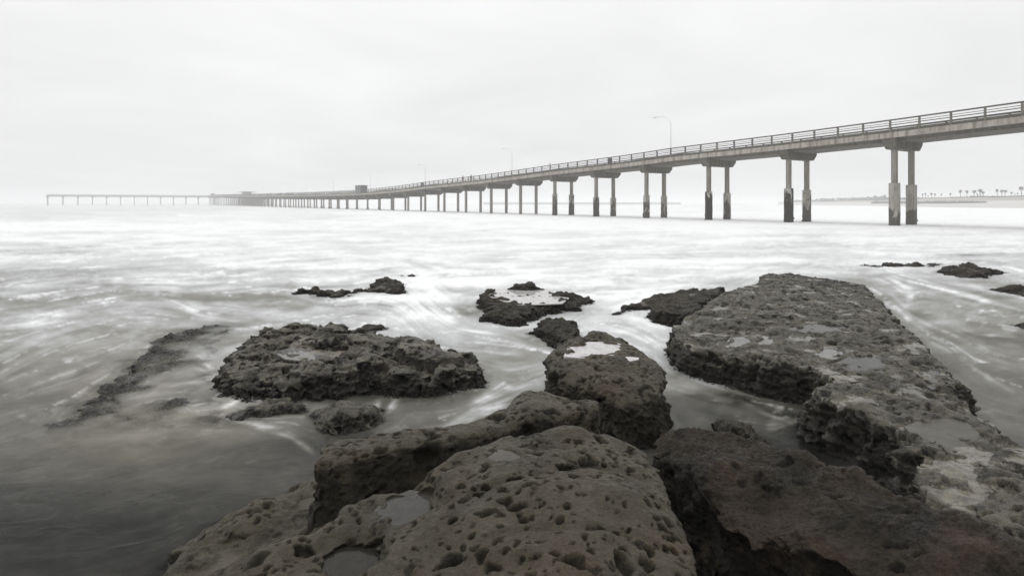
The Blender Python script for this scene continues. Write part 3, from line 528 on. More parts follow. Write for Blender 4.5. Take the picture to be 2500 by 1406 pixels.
def build_water():
    cols = np.concatenate([np.arange(-1500, -700, 24), np.arange(-700, -60, 8), np.arange(-60, 2560, 2.8), np.arange(2560, 3300, 8), np.arange(3300, 4200, 24)])
    rows = np.concatenate([HY + np.array([.75, .95, 1.2, 1.6, 2.1, 2.8, 3.5, 4.5, 5.7]), np.arange(502, 640, 1.6), np.arange(640, 1430, 2.6), np.arange(1430, 2100, 20)])
    PX, PY = np.meshgrid(cols, rows, indexing='ij'); px, py = PX.ravel(), PY.ravel()
    Yw = F * CAMH / (py - HY); Xw = (px - CX) / F * Yw
    # flow field on a coarse plan of the bay (columns/rows of the same chart), streak noise by line integral convolution
    gx = np.arange(-700, 3300, 4.0); gy = np.arange(500, 1500, 3.0); GX, GY = np.meshgrid(gx, gy, indexing='ij')
    pj = np.clip((GY - 560) / 500, 0, 1)
    vx = np.ones_like(GX); vy = -.05 - .22 * pj * (GX < 1000) + .30 * pj * (GX > 1500)
    vy += .22 * pj * perlin(np.stack([GX.ravel() / 260, GY.ravel() / 90, 0 * GX.ravel()], 1), 5).reshape(GX.shape)
    dm = np.zeros(GX.shape); GYw = F * CAMH / (GY - HY); GXw = (GX - CX) / F * GYw
    for (x0, y0, g, H) in FIELDS:
        i = ((GXw - x0) / g); j = ((GYw - y0) / g); ok = (i >= 0) & (j >= 0) & (i < H.shape[0] - 1) & (j < H.shape[1] - 1)
        dm[ok] = np.maximum(dm[ok], H[i[ok].astype(int), j[ok].astype(int)] > 0)
    bl = dm.copy()
    for _ in range(5):
        for ax_, w_ in ((0, 7), (1, 4)):
            acc = sum(np.roll(bl, k_, ax_) for k_ in range(-w_, w_ + 1)) / (2 * w_ + 1); bl = acc
    gr0, gr1 = np.gradient(bl); tx_, ty_ = -gr1 / 3.0, gr0 / 4.0; tl = np.hypot(tx_, ty_) + 1e-9; sg_ = np.where(tx_ < 0, -1, 1); wk = np.clip(tl / np.percentile(tl[tl > 1e-5], 80), 0, 1) * 1.1
    n3f = fbm(np.stack([GX.ravel() / 60, GY.ravel() / 20, 0 * GX.ravel()], 1), 1.0, 3, 91).reshape(GX.shape) * 2
    gain = np.zeros_like(GX); sw = np.zeros_like(GX) + .25; sx = vx * .25 + wk * tx_ / tl * sg_; sy = vy * .25 + wk * ty_ / tl * sg_
    for pl, wd, gn in STROKES:
        for i in range(len(pl) - 1):
            (ax, ay), (bx, by) = pl[i], pl[i + 1]; ex, ey = bx - ax, by - ay; L = math.hypot(ex, ey)
            t = np.clip(((GX - ax) * ex + (GY - ay) * ey) / L ** 2, 0, 1); dist = np.hypot(GX - ax - t * ex, (GY - ay - t * ey))
            wgt = (gn > 0) * (ay > 655) * np.exp(-(dist / (wd * 1.3 + 8)) ** 2); sg = 1 if ex > 0 else -1
            sx += wgt * ex / L * sg; sy += wgt * ey / L * sg; sw += wgt
    L = np.hypot(sx, sy) + 1e-6; vx, vy = sx / L, sy / L
    for pl, wd, gn in STROKES:
        gx_, gy_ = zip(*pl); Ls = np.concatenate([[0], np.cumsum(np.hypot(np.diff(gx_), np.diff(gy_)))]); tt = np.linspace(0, Ls[-1], max(12, int(Ls[-1] / 6)))
        qx = np.interp(tt, Ls, gx_); qy = np.interp(tt, Ls, gy_); best = np.zeros_like(GX)
        for q_ in range(3): qx[1:-1] = (qx[:-2] + qx[1:-1] + qx[2:]) / 3; qy[1:-1] = (qy[:-2] + qy[1:-1] + qy[2:]) / 3
        jit = 1 + .5 * n3f
        for a_, b_, t_ in zip(qx, qy, tt / Ls[-1]):
            w2 = wd * (.35 + .75 * math.sin(math.pi * min(1, max(0, t_))) ** .7); k_ = math.sin(math.pi * (.04 + .92 * t_)) ** .8
            best = np.maximum(best, k_ * np.exp(-(((GX - a_) / (w2 * 1.6)) ** 2 + ((GY - b_) / w2) ** 2)))
        gain += gn * (1.25 if wd < 10 and gn > 0 else 1) * best * np.clip(jit, .3, 1.6)
    def bil(A, x, y):
        i = np.clip((x - gx[0]) / 4.0, 0, len(gx) - 1.001); j = np.clip((y - gy[0]) / 3.0, 0, len(gy) - 1.001)
        a = i.astype(int); b = j.astype(int); fx = i - a; fy = j - b
        return A[a, b] * (1 - fx) * (1 - fy) + A[a + 1, b] * fx * (1 - fy) + A[a, b + 1] * (1 - fx) * fy + A[a + 1, b + 1] * fx * fy
    n1 = RNG.random(GX.shape); pg = np.stack([GX.ravel(), GY.ravel(), 0 * GX.ravel()], 1)
    sc = np.clip((GY.ravel() - 495) / 300, .12, 1.3)
    n2 = np.zeros(GX.size)
    n2 = (fbm(np.stack([GX.ravel() / 40, 22 * np.log(GY.ravel() - 480), 0 * sc], 1), 1.0, 4, 71, .6)).reshape(GX.shape)
    n3 = (fbm(np.stack([GX.ravel() / 170, 8 * np.log(GY.ravel() - 470), 0 * sc + 3], 1), 1.0, 3, 75, .55)).reshape(GX.shape)
    def lic(A, n, st):
        acc = A.copy(); w_ = 1.0
        for sgn in (1, -1):
            x, y = GX.copy(), GY.copy()
            for k in range(n):
                x += sgn * bil(vx, x, y) * st; y += sgn * bil(vy, x, y) * st; acc += bil(A, x, y)
        return acc / (2 * n + 1)
    l1 = lic(n1, 18, 4); l2 = lic(n2, 8, 5); l3 = n3
    cl = fbm(np.stack([GX.ravel() / 210 + .6 * n3.ravel(), 16 * np.log(GY.ravel() - 440) + .6 * n2.ravel(), 0 * sc + 9], 1), 1.0, 5, 141, .6).reshape(GX.shape); cl = (cl - cl.mean()) / cl.std() * np.interp(GY, [650, 900], [1, .7])
    dots = (RNG.random(GX.shape) > .992) * RNG.random(GX.shape); l4 = lic(dots, 32, 3.0); l4 = l4 / l4.std()
    pat = sst(-.1, .6, cl + .4 * n3f)
    l1 = (l1 - l1.mean()) / l1.std(); l2 = (l2 - l2.mean()) / l2.std(); l3 = (l3 - l3.mean()) / l3.std()
    # mean brightness chart
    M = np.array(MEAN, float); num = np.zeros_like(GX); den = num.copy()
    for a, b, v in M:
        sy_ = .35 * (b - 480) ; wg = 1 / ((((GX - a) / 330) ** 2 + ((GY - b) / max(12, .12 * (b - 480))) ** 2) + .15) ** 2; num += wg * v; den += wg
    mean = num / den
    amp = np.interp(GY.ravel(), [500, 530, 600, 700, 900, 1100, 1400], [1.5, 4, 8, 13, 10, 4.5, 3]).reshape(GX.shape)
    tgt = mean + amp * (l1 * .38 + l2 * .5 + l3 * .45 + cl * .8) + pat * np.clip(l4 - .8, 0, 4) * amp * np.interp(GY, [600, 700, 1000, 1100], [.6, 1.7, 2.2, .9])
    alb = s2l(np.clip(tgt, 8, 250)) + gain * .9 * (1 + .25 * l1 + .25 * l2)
    # foam plus painted light and shade: chart brightness less the sky sheen
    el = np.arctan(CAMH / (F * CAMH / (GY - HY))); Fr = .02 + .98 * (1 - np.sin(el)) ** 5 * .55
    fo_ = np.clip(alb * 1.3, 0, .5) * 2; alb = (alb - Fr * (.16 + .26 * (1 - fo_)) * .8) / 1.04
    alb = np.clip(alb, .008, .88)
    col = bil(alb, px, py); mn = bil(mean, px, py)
    # depth of water over the rocks
    dep = np.full(px.shape, .5)   # rock standing clear of the water is left as open water under its overhang
    for (x0, y0, g, H) in FIELDS:
        i = (Xw - x0) / g; j = (Yw - y0) / g; ok = (i >= 0) & (j >= 0) & (i < H.shape[0] - 1) & (j < H.shape[1] - 1)
        ii = i[ok].astype(int); jj = j[ok].astype(int); hh = H[ii, jj]; dep[ok] = np.minimum(dep[ok], np.where(hh > .06, .5, -hh))
    dep = np.maximum(dep, 0); op = 1 - np.exp(-(dep + .006) / .075)
    op = np.clip(op, 0, 1); op[dep > .33] = 1
    nx, ny = PX.shape; idx = np.arange(nx * ny).reshape(nx, ny)
    Fc = np.stack([idx[:-1, :-1].ravel(), idx[:-1, 1:].ravel(), idx[1:, 1:].ravel(), idx[1:, :-1].ravel()], 1)
    zz = .006 * np.interp(Yw, [3, 12, 40], [1, 2.0, 0]) * perlin(np.stack([Xw / 1.3, Yw / .9, 0 * Xw], 1), 4)
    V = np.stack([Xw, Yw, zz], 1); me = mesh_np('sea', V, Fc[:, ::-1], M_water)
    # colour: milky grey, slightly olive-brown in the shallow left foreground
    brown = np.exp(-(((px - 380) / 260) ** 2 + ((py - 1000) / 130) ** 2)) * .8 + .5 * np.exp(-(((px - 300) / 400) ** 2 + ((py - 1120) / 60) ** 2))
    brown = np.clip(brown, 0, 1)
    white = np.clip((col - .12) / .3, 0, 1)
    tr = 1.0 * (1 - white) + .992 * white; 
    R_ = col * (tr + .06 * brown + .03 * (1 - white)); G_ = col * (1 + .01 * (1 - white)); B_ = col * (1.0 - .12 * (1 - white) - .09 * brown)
    set_attr(me, 'foam', np.stack([R_, G_, B_, op], 1));  # colour holds foam together with the chart's painted light and shade
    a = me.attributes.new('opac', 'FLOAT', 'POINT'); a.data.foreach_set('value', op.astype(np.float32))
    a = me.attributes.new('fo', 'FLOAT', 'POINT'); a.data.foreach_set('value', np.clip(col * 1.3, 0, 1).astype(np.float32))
    tag(link('sea', me), kind='structure'); print('WATER', len(V))
M_water, nt_, b_, o_ = newmat('sea_water')
at = N(nt_, 'ShaderNodeAttribute', attribute_name='foam'); at2 = N(nt_, 'ShaderNodeAttribute', attribute_name='opac'); at3 = N(nt_, 'ShaderNodeAttribute', attribute_name='fo')
tcw = N(nt_, 'ShaderNodeTexCoord')
nt_.links.new(at.outputs['Color'], b_.inputs['Base Color']); b_.inputs['IOR'].default_value = 1.33
nt_.links.new(ramp(nt_, at3.outputs['Fac'], 0, .5, .22, .8), b_.inputs['Roughness'])
nt_.links.new(ramp(nt_, at3.outputs['Fac'], 0, .5, .09, .15), b_.inputs['Specular IOR Level'])
mpw = N(nt_, 'ShaderNodeMapping'); mpw.inputs['Scale'].default_value = (.8, 1.6, 1); nt_.links.new(tcw.outputs['Object'], mpw.inputs[0])
bump(nt_, noise(nt_, 2.6, 4, .55, mpw.outputs[0], 1.0), b_, .02, .5)
trn = N(nt_, 'ShaderNodeBsdfTransparent'); trn.inputs[0].default_value = (.86, .86, .80, 1); mxs = N(nt_, 'ShaderNodeMixShader')
nt_.links.new(at2.outputs['Fac'], mxs.inputs[0]); nt_.links.new(trn.outputs[0], mxs.inputs[1]); nt_.links.new(b_.outputs[0], mxs.inputs[2]); nt_.links.new(mxs.outputs[0], o_.inputs[0])
build_water()
# sea bed: one sheet to the horizon
g = np.array([-3500, -900, -200, -40, -12, -4, 0, 4, 12, 40, 200, 900, 3500], float); GX, GY = np.meshgrid(g, g + 6, indexing='ij')
idx = np.arange(GX.size).reshape(GX.shape)
me = mesh_np('seabed', np.stack([GX.ravel(), GY.ravel(), np.where(GY.ravel() < 0, -.25, -.75)], 1), np.stack([idx[:-1, :-1].ravel(), idx[1:, :-1].ravel(), idx[1:, 1:].ravel(), idx[:-1, 1:].ravel()], 1), plain('wet_sand', (.10, .09, .075), .7))
tag(link('seabed', me), kind='structure')

# ------------------------------------------------------------------ pier
ANG = math.radians(33.54); Dv = Vector((-math.sin(ANG), math.cos(ANG), 0)); Mv = Vector((-math.cos(ANG), -math.sin(ANG), 0))   # seaward, camera side
SP = 10.6587; P0 = Vector(((2204.8 - CX) / F * 56, 56, 0)); HW = 3.0
RAIL = [(2500,247),(2177,292.5),(1915,327),(1638,362),(1537,376.5),(1342,404),(1256,416.4),(1172,427.6),(1040,444.5),(1000,450),(961,455),(902,462),(868,464),(813,467),(761,469.5),(690,471.5),(630,473.5),(580,474.5),(525,475.3)]
def tz(x, y):
    r = (x - CX) / F; Q = P0 + Mv * HW; t = (Q.x - r * Q.y) / (r * Dv.y - Dv.x); Yq = Q.y + Dv.y * t; return t, CAMH + (HY - y) * Yq / F
def tx(x, off):
    r = (x - CX) / F; Q = P0 + Mv * off; return (Q.x - r * Q.y) / (r * Dv.y - Dv.x)
prof = sorted(tz(x, y) for x, y in RAIL); TT = np.array([p[0] for p in prof]); ZZ = np.array([p[1] for p in prof])
ZZ = np.convolve(np.pad(ZZ, 1, mode='edge'), [.2, .6, .2], 'valid'); ZZ[0] = prof[0][1]; ZZ[-1] = prof[-1][1]
sl = (ZZ[1] - ZZ[0]) / (TT[1] - TT[0])
def R(t): return float(ZZ[0] + sl * (t - TT[0])) if t < TT[0] else float(np.interp(t, TT, ZZ))
TEND = 57.2 * SP; print('pier profile', list(zip(TT.round(0), ZZ.round(2))), R(TEND))
def CB(t):     # underside of the caps
    return R(t) - float(np.interp(t, [0, 60, 130, 200, 600], [2.75, 2.85, 3.2, 3.1, 2.75]))
pier = bpy.data.objects.new('pier', None); COL.objects.link(pier); pier.location = P0
tag(pier, 'long concrete pier on paired piles running out to sea and ending in a T', 'pier')
def part(mb, name, mat, parent=pier, **k):
    mb.v = [tuple(Vector(v) - P0) for v in mb.v] if parent is pier else mb.v
    return mb.build(name, mat, parent, **k)
ARM0 = P0 + Dv * TEND; ARML = 127.0; ARMR = -60.0; ZT = R(TEND)
def loft(mb, org, dr, ac, t0, t1, step, zf, sec):
    n = max(1, int((t1 - t0) / step)); rings = []
    for i in range(n + 1):
        t = t0 + (t1 - t0) * i / n; c = org + dr * t; rings.append([c + ac * s + Vector((0, 0, zf(t) + z)) for s, z in sec])
    b = len(mb.v); k = len(sec)
    for r_ in rings: mb.v += [tuple(v) for v in r_]
    for i in range(n):
        for j in range(k): q = (j + 1) % k; mb.f.append((b + i * k + j, b + i * k + q, b + (i + 1) * k + q, b + (i + 1) * k + j))
    mb.f.append(tuple(b + j for j in reversed(range(k)))); mb.f.append(tuple(b + n * k + j for j in range(k)))
T0 = -3.5 * SP
zarm = lambda t: ZT
DECK = [(3.08, -1.74), (3.08, -1.24), (-3.08, -1.24), (-3.08, -1.74), (-2.15, -1.74), (-2.05, -2.02), (2.05, -2.02), (2.15, -1.74)]
mb = MB(); loft(mb, P0, Dv, Mv, T0, TEND + 3, 2.665, R, DECK)
loft(mb, ARM0, Mv, Dv, 3.1, ARML, 8, zarm, DECK); loft(mb, ARM0, Mv, Dv, ARMR, -3.1, 8, zarm, DECK)
part(mb, 'deck', M_cap)  # darker concrete copy, soffit shade painted into its colour
for s in (1, -1):
    EB = [(s * 3.083, -1.23), (s * 3.14, -1.23), (s * 3.14, -1.76), (s * 3.083, -1.76)]
    mb = MB(); loft(mb, P0, Dv, Mv, T0, TEND - 3.2, 2.665, R, EB); loft(mb, ARM0, Mv, Dv, 3.2, ARML, 8, zarm, EB); part(mb, 'edge_beam', M_fascia)
CURB = lambda s: [(s - .13, -1.236), (s + .13, -1.236), (s + .13, -.95), (s - .13, -.95)]
for s in (1, -1):
    mb = MB(); loft(mb, P0, Dv, Mv, T0, TEND - 3.1, 2.665, R, CURB(s * 2.93)); loft(mb, ARM0, Mv, Dv, 3.2, ARML, 8, zarm, CURB(s * 2.93)); part(mb, 'curb', M_curb)
    mb = MB()
    for (z0, z1, hw, mt) in ((-.12, .0, .075, 0), (-.36, -.31, .03, 1), (-.575, -.50, .035, 1), (-.80, -.745, .03, 1)):
        sec = [(s * 3.0 - hw, z0), (s * 3.0 + hw, z0), (s * 3.0 + hw, z1), (s * 3.0 - hw, z1)]
        loft(mb, P0, Dv, Mv, T0, TEND - 3.1, 2.665, R, sec); loft(mb, ARM0, Mv, Dv, 3.2, ARML, 8, zarm, sec)
    rl = part(mb, 'railing', M_rail)
    PS = SP / 4.4; n0 = int((TEND - T0) / PS); far = MB(); first = None
    for i in range(n0):
        t = T0 + PS * (i + .35); c = P0 + Dv * t + Mv * (3.0 * s)
        if i < (88 if s == 1 else 40):
            m = MB(); m.box((0, 0), Dv, Mv, .075, .075, -1.30, -.002); o = m.build('post', M_post, rl) if first is None else link('post', first.data, rl)
            first = first or o; o.location = c - P0 + Vector((0, 0, R(t)))
        else: far.box((c.x, c.y), Dv, Mv, .09, .09, R(t) - 1.3, R(t) - .004)
    for i in range(int(ARML / 2.5)):
        c = ARM0 + Mv * (3.4 + i * 2.5) + Dv * (3.0 * s); far.box((c.x, c.y), Dv, Mv, .09, .09, ZT - 1.3, ZT - .004)
    far.v = [tuple(Vector(v) - P0) for v in far.v]; tag(far.build('post', M_post, rl), kind='stuff')
# information panels on the railing
for (t_, wd) in ((3.60 * SP, .9), (9.95 * SP, 1.9)):
    m = MB(); c = P0 + Dv * t_ + Mv * 2.90; m.box((c.x, c.y), Dv, Mv, wd / 2, .03, R(t_) - .93, R(t_) - .14); part(m, 'rail_panel', M_box)
# bents: cap + two piles (> jacket)
JT = {-2: 4.4, -1: 4.2, 0: 4.1, 1: 3.8, 2: 3.6, 3: 3.3, 4: 3.1, 5: 3.75}
def cap(c, al, ac, zt, zb, hl=.55):
    m = MB(); A = [(-3.0, zt), (3.0, zt), (3.0, zb + .62), (2.35, zb), (-2.35, zb), (-3.0, zb + .62)]
    m.prism([c + al * -hl + ac * s + Vector((0, 0, z)) for s, z in A], [c + al * hl + ac * s + Vector((0, 0, z)) for s, z in A]); return m
npile = 0; farp = MB()
def jacket(c, zt, k, par):
    m = MB(); hw = .375 + random.uniform(-.02, .02); ch = .10
    ring = lambda q: [(a * q, b * q) for a, b in ((-hw + ch, -hw), (hw - ch, -hw), (hw, -hw + ch), (hw, hw - ch), (hw - ch, hw), (-hw + ch, hw), (-hw, hw - ch), (-hw, -hw + ch))]
    zs = [-.6, 0, .25, .7] + [1.2 + .5 * i for i in range(int((zt - 1.2) / .5))] + [zt - .06, zt]; prev = None
    for i, z in enumerate(zs):
        q = (1 + random.uniform(-.015, .02)) if i < len(zs) - 1 else .94
        r_ = [c + Dv * a + Mv * b + Vector((random.uniform(-.012, .012), random.uniform(-.012, .012), z)) for a, b in ring(q)]
        b0 = len(m.v); m.v += [tuple(v) for v in r_]
        if prev is not None:
            for j in range(8): j2 = (j + 1) % 8; m.f.append((prev + j, prev + j2, b0 + j2, b0 + j))
        prev = b0
    m.f.append(tuple(prev + j for j in range(8)))
    for _ in range(26 if k > 0 else 8):     # mussels and weed round the foot
        an = random.uniform(0, 6.28); z = random.uniform(.05, .75) ** 1.3; rr = random.uniform(.05, .13); x, y = math.cos(an) * hw * 1.12, math.sin(an) * hw * 1.12
        mxv = max(abs(x), abs(y)) / hw; x, y = x / mxv, y / mxv; p = c + Dv * x + Mv * y + Vector((0, 0, z))
        V = [p + Vector(v) * rr * random.uniform(.7, 1.2) for v in ((1,0,0),(-1,0,0),(0,1,0),(0,-1,0),(0,0,1),(0,0,-1))]
        m.add(V, [(0,2,4),(2,1,4),(1,3,4),(3,0,4),(2,0,5),(1,2,5),(3,1,5),(0,3,5)])
    m.v = [tuple(Vector(v) - c) for v in m.v]
    m.build('pile_jacket', M_jack, par)
for k in range(-3, 58):
    t = k * SP; c = P0 + Dv * t; zb = CB(t)
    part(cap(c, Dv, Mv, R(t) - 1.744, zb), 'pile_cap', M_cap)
    sp = 1.83 + (0.02 * (k % 3))
    for s in (1, -1):
        p = c + Mv * (sp * s); hw = .215
        m = farp if npile >= 96 else MB()
        if k < 6 or k >= 14: zj = JT.get(k, 0)
        m.box((p.x, p.y), Dv, Mv, hw, hw, -.6, zb + .003)
        if k > 13: m.box((p.x, p.y), Dv, Mv, hw + .16, hw + .16, -.5, .55 + .3 * random.random(), .75)
        if npile < 96:
            m.v = [tuple(Vector(v) - p) for v in m.v]; o = m.build('pile', M_pile, pier); o.location = p - P0
            if k in JT: jacket(p, JT[k] + (.0 if s == 1 else -.12), k, o)
            npile += 1
for i in range(1, 13):
    c = ARM0 + Mv * (ARML - .8 - (12 - i) * 10.45); zb = ZT - 2.7
    part(cap(c, Mv, Dv, ZT - 1.744, zb, .7), 'pile_cap', M_cap)
    for s in (1, -1):
        p = c + Dv * 1.85 * s; farp.box((p.x, p.y), Dv, Mv, .3, .3, -.6, zb + .003)
# widened platform under the cafe
tc0 = 36 * SP; tc1 = 43.5 * SP; pf = MB(); zt = R(39 * SP)
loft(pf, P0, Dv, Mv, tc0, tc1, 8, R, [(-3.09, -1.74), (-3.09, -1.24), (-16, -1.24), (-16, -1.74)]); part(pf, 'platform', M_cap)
for i in range(12):
    for j in range(5):
        p = P0 + Dv * (tc0 + 1 + i * (tc1 - tc0 - 2) / 11) - Mv * (4.2 + j * 2.7); farp.box((p.x, p.y), Dv, Mv, .3, .3, -.6, zt - 1.75)
farp.v = [tuple(Vector(v) - P0) for v in farp.v]; tag(farp.build('pile', M_pile, pier), kind='stuff')

# cafe and kiosk on the pier
def hip_house(name, label, t0, off, L, W, hgt, eave, rise, wallm, roofm):
    c = P0 + Dv * t0 - Mv * off; z = R(t0) - 1.236; e = bpy.data.objects.new(name, None); COL.objects.link(e); e.location = (c.x, c.y, z); tag(e, label, 'building')
    z0 = Vector((0, 0, 0)); m = MB(); m.box((0, 0), Dv, Mv, L / 2, W / 2, 0, hgt); m.build('wall', wallm, e)
    m = MB(); A = [(-L/2-eave, -W/2-eave), (L/2+eave, -W/2-eave), (L/2+eave, W/2+eave), (-L/2-eave, W/2+eave)]; B = [(-L*.16, -W*.1), (L*.16, -W*.1), (L*.16, W*.1), (-L*.16, W*.1)]
    m.prism([Dv * a + Mv * b + Vector((0, 0, hgt + .003)) for a, b in A], [Dv * a + Mv * b + Vector((0, 0, hgt + rise)) for a, b in B]); m.build('roof', roofm, e)
    n = max(2, int(L / 3.2))
    for i in range(n):
        m = MB(); m.box((Dv * (-L/2 + (i + .5) * L / n) + Mv * (W/2 + .02))[:2], Dv, Mv, .7, .03, 1.0, 1.9); m.build('window', M_glass, e)
    return e
hip_house('pier_cafe', 'pale cafe building with a wide spreading roof on the far part of the pier', 39.6 * SP, 4.0, 7, 5.5, 2.6, 3.6, .8, M_white, M_roof)
hip_house('pier_kiosk', 'small flat roofed kiosk where the pier meets its T end', 56.0 * SP, 0, 3.5, 2.6, 2.6, 1.3, .4, M_box, M_roof)
# screened box straddling the railing
tE = tx(882, 2.4); c = P0 + Dv * tE + Mv * 2.4; zb = R(tE) - 1.232
e = bpy.data.objects.new('utility_enclosure', None); COL.objects.link(e); e.location = (c.x, c.y, zb); tag(e, 'grey boxy screened enclosure standing on the pier by the railing', 'enclosure')
m = MB(); m.box((0, 0), Dv, Mv, 2.3, 1.15, 0, 2.5); m.build('body', M_box, e)
m = MB(); m.box((0, 0), Dv, Mv, 2.4, 1.25, 2.503, 2.6); m.build('lid', M_roof, e)
for a_, b_2 in ((-2.3, 1.17), (0, 1.17), (2.3, 1.17), (-2.3, -1.17), (2.3, -1.17)):
    q = Dv * a_ + Mv * b_2; m = MB(); m.box((q.x, q.y), Dv, Mv, .05, .05, 0, 2.5); m.build('corner_post', M_metal, e)
# street lamps
LB = [('tallest looking street lamp, on the near stretch of pier', 2.72), ('curved arm street lamp right of the two walkers', 6.5), ('street lamp left of the two walkers, arm pointing seaward', 10.37), ('thin street lamp just right of the grey enclosure', 14.2), ('faint street lamp left of the grey enclosure', 18.1), ('very faint street lamp farthest out on the pier', 22.0)]
for (lb, k), xl in zip(LB, (1638, 1250, 1038, 905, 814, 747)):
    t = tx(xl, 2.62); c = P0 + Dv * t + Mv * 2.62; z = R(t) - 1.232
    e = bpy.data.objects.new('street_lamp', None); COL.objects.link(e); e.location = (c.x, c.y, z); tag(e, lb, 'street lamp', 'street lamps along the pier')
    m = MB(); m.tube([(0, 0, 0), (0, 0, .9), (0, 0, .95), (0, 0, 4.6)], [.08, .08, .045, .03], 8); m.build('pole', M_metal, e)
    d = (Mv * .35 + Dv * .94).normalized() if k < 12 else Dv
    m = MB(); m.tube([Vector((0, 0, 4.55)), d * .1 + Vector((0, 0, 4.9)), d * .75 + Vector((0, 0, 5.5)), d * 1.5 + Vector((0, 0, 5.62)), d * 2.0 + Vector((0, 0, 5.62))], .022, 6); m.build('arm', M_metal, e)
    m = MB(); h = d * 2.25; m.box((h.x, h.y), d, d.cross(Vector((0, 0, 1))), .26, .09, 5.56, 5.65, .6); m.build('lamp_head', M_metal, e)

# people (one skinned body each)
def person(label, loc, rz, topm, legm, stride=.22, arm=.25, h=1.72):
    J = {'hip': (0, 0, .93), 'belly': (0, .01, 1.10), 'chest': (0, 0, 1.33), 'neck': (0, .02, 1.48), 'head': (0, .03, 1.58), 'crown': (0, .03, 1.70),
         'hl': (.10, 0, .90), 'kl': (.11, stride * .7, .50), 'fl': (.11, stride * .9, .09), 'tl': (.11, stride * .9 + .16, .04), 'hr': (-.10, 0, .90), 'kr': (-.11, -stride * .2, .48), 'fr': (-.11, -stride, .10), 'tr': (-.11, -stride + .15, .04),
         'sl': (.18, 0, 1.40), 'el': (.23, -arm * .4, 1.12), 'wl': (.21, arm * .2, .90), 'sr': (-.18, 0, 1.40), 'er': (-.23, arm * .2, 1.13), 'wr': (-.20, arm, .95)}
    Rd = dict(hip=.14, belly=.125, chest=.15, neck=.055, head=.095, crown=.075, hl=.09, kl=.06, fl=.045, tl=.04, hr=.09, kr=.06, fr=.045, tr=.04, sl=.06, el=.045, wl=.035, sr=.06, er=.045, wr=.035)
    E = [('hip','belly'),('belly','chest'),('chest','neck'),('neck','head'),('head','crown'),('hip','hl'),('hl','kl'),('kl','fl'),('fl','tl'),('hip','hr'),('hr','kr'),('kr','fr'),('fr','tr'),('chest','sl'),('sl','el'),('el','wl'),('chest','sr'),('sr','er'),('er','wr')]
    for sd_, wj in ((1, 'wl'), (-1, 'wr')):
        for f_ in range(5):
            nm = wj + str(f_); w0 = Vector(J[wj]); J[nm] = tuple(w0 + Vector((.018 * (f_ - 2) * .8, .018 * (f_ - 2), -.15 + (.05 if f_ == 0 else .006 * abs(f_ - 2))))); Rd[nm] = .009; E.append((wj, nm))
    K = list(J); me = bpy.data.meshes.new('person'); me.from_pydata([Vector(J[k]) * (h / 1.75) for k in K], [(K.index(a), K.index(b)) for a, b in E], []); o = link('t', me)
    md = o.modifiers.new('s', 'SKIN'); sv = me.skin_vertices[0].data
    for i, k in enumerate(K): sv[i].radius = (Rd[k], Rd[k]); sv[i].use_root = (k == 'hip')
    sb = o.modifiers.new('b', 'SUBSURF'); sb.levels = 1; sb.render_levels = 1
    m2 = bpy.data.meshes.new_from_object(o.evaluated_get(bpy.context.evaluated_depsgraph_get())); bpy.data.objects.remove(o)
    m2.materials.clear()
    for mt in (M_skin, topm, legm): m2.materials.append(mt)
    for p in m2.polygons:
        z = p.center.z * 1.75 / h; p.material_index = 0 if z > 1.47 or (z < .9 and abs(p.center.x) > .17) else (1 if z > .86 else 2); p.use_smooth = True
    e = link('person', m2); e.location = loc; e.rotation_euler = (0, 0, rz); tag(e, label, 'person')
    bm = bmesh.new(); bmesh.ops.create_uvsphere(bm, u_segments=12, v_segments=8, radius=.115)
    for v in bm.verts: v.co = Vector((v.co.x * .95, v.co.y * 1.0 - .015 + .03, v.co.z * .9 + 1.64)) * (h / 1.75)
    hm = bpy.data.meshes.new('hair'); bmesh.ops.delete(bm, geom=[f for f in bm.faces if f.calc_center_median().y > .06 and f.calc_center_median().z < 1.64], context='FACES'); bm.to_mesh(hm); bm.free(); hm.materials.append(M_dark); link('hair', hm, e); return e
def on_pier(k, off): t = tx(k, off) if k > 100 else k * SP; c = P0 + Dv * t + Mv * off; return (c.x, c.y, R(t) - 1.236)
person('person in a dark jacket over reddish clothes walking on the pier', on_pier(1130, 2.3), ANG + math.pi * .9, M_red, M_dark)
person('person in grey green clothes walking just right of the first walker', on_pier(1150, 2.3), ANG + math.pi, M_grn, M_blue)
for lb, k in (('faint figure standing at the rail farthest along the pier before the cafe', 28.1), ('faint figure by the rail, second from the farthest', 25.9), ('faint figure by the rail, third from the farthest', 24.3), ('faint figure by the rail nearest to the grey enclosure', 23.5)):
    person(lb, on_pier(k, 2.3), ANG, M_dark, M_blue)
# gull over the railing
m = MB(); t = 4.0 * SP
tG, zG = tz(1342, 401); c = P0 + Dv * tG + Mv * HW
m = MB(); m.tube([(-.22, 0, .14), (-.10, 0, .15), (.05, 0, .19), (.15, 0, .24), (.20, 0, .27), (.25, 0, .26)], [.01, .06, .08, .05, .045, .008], 8)
m.tube([(0, .03, .12), (0, .03, 0)], .008, 4); m.tube([(0, -.03, .12), (0, -.03, 0)], .008, 4)
o = m.build('gull', M_bird, None, smooth=True); o.location = (c.x, c.y, R(tG) + .0); o.rotation_euler = (0, 0, .5); tag(o, 'small gull perched on the pier railing', 'bird')

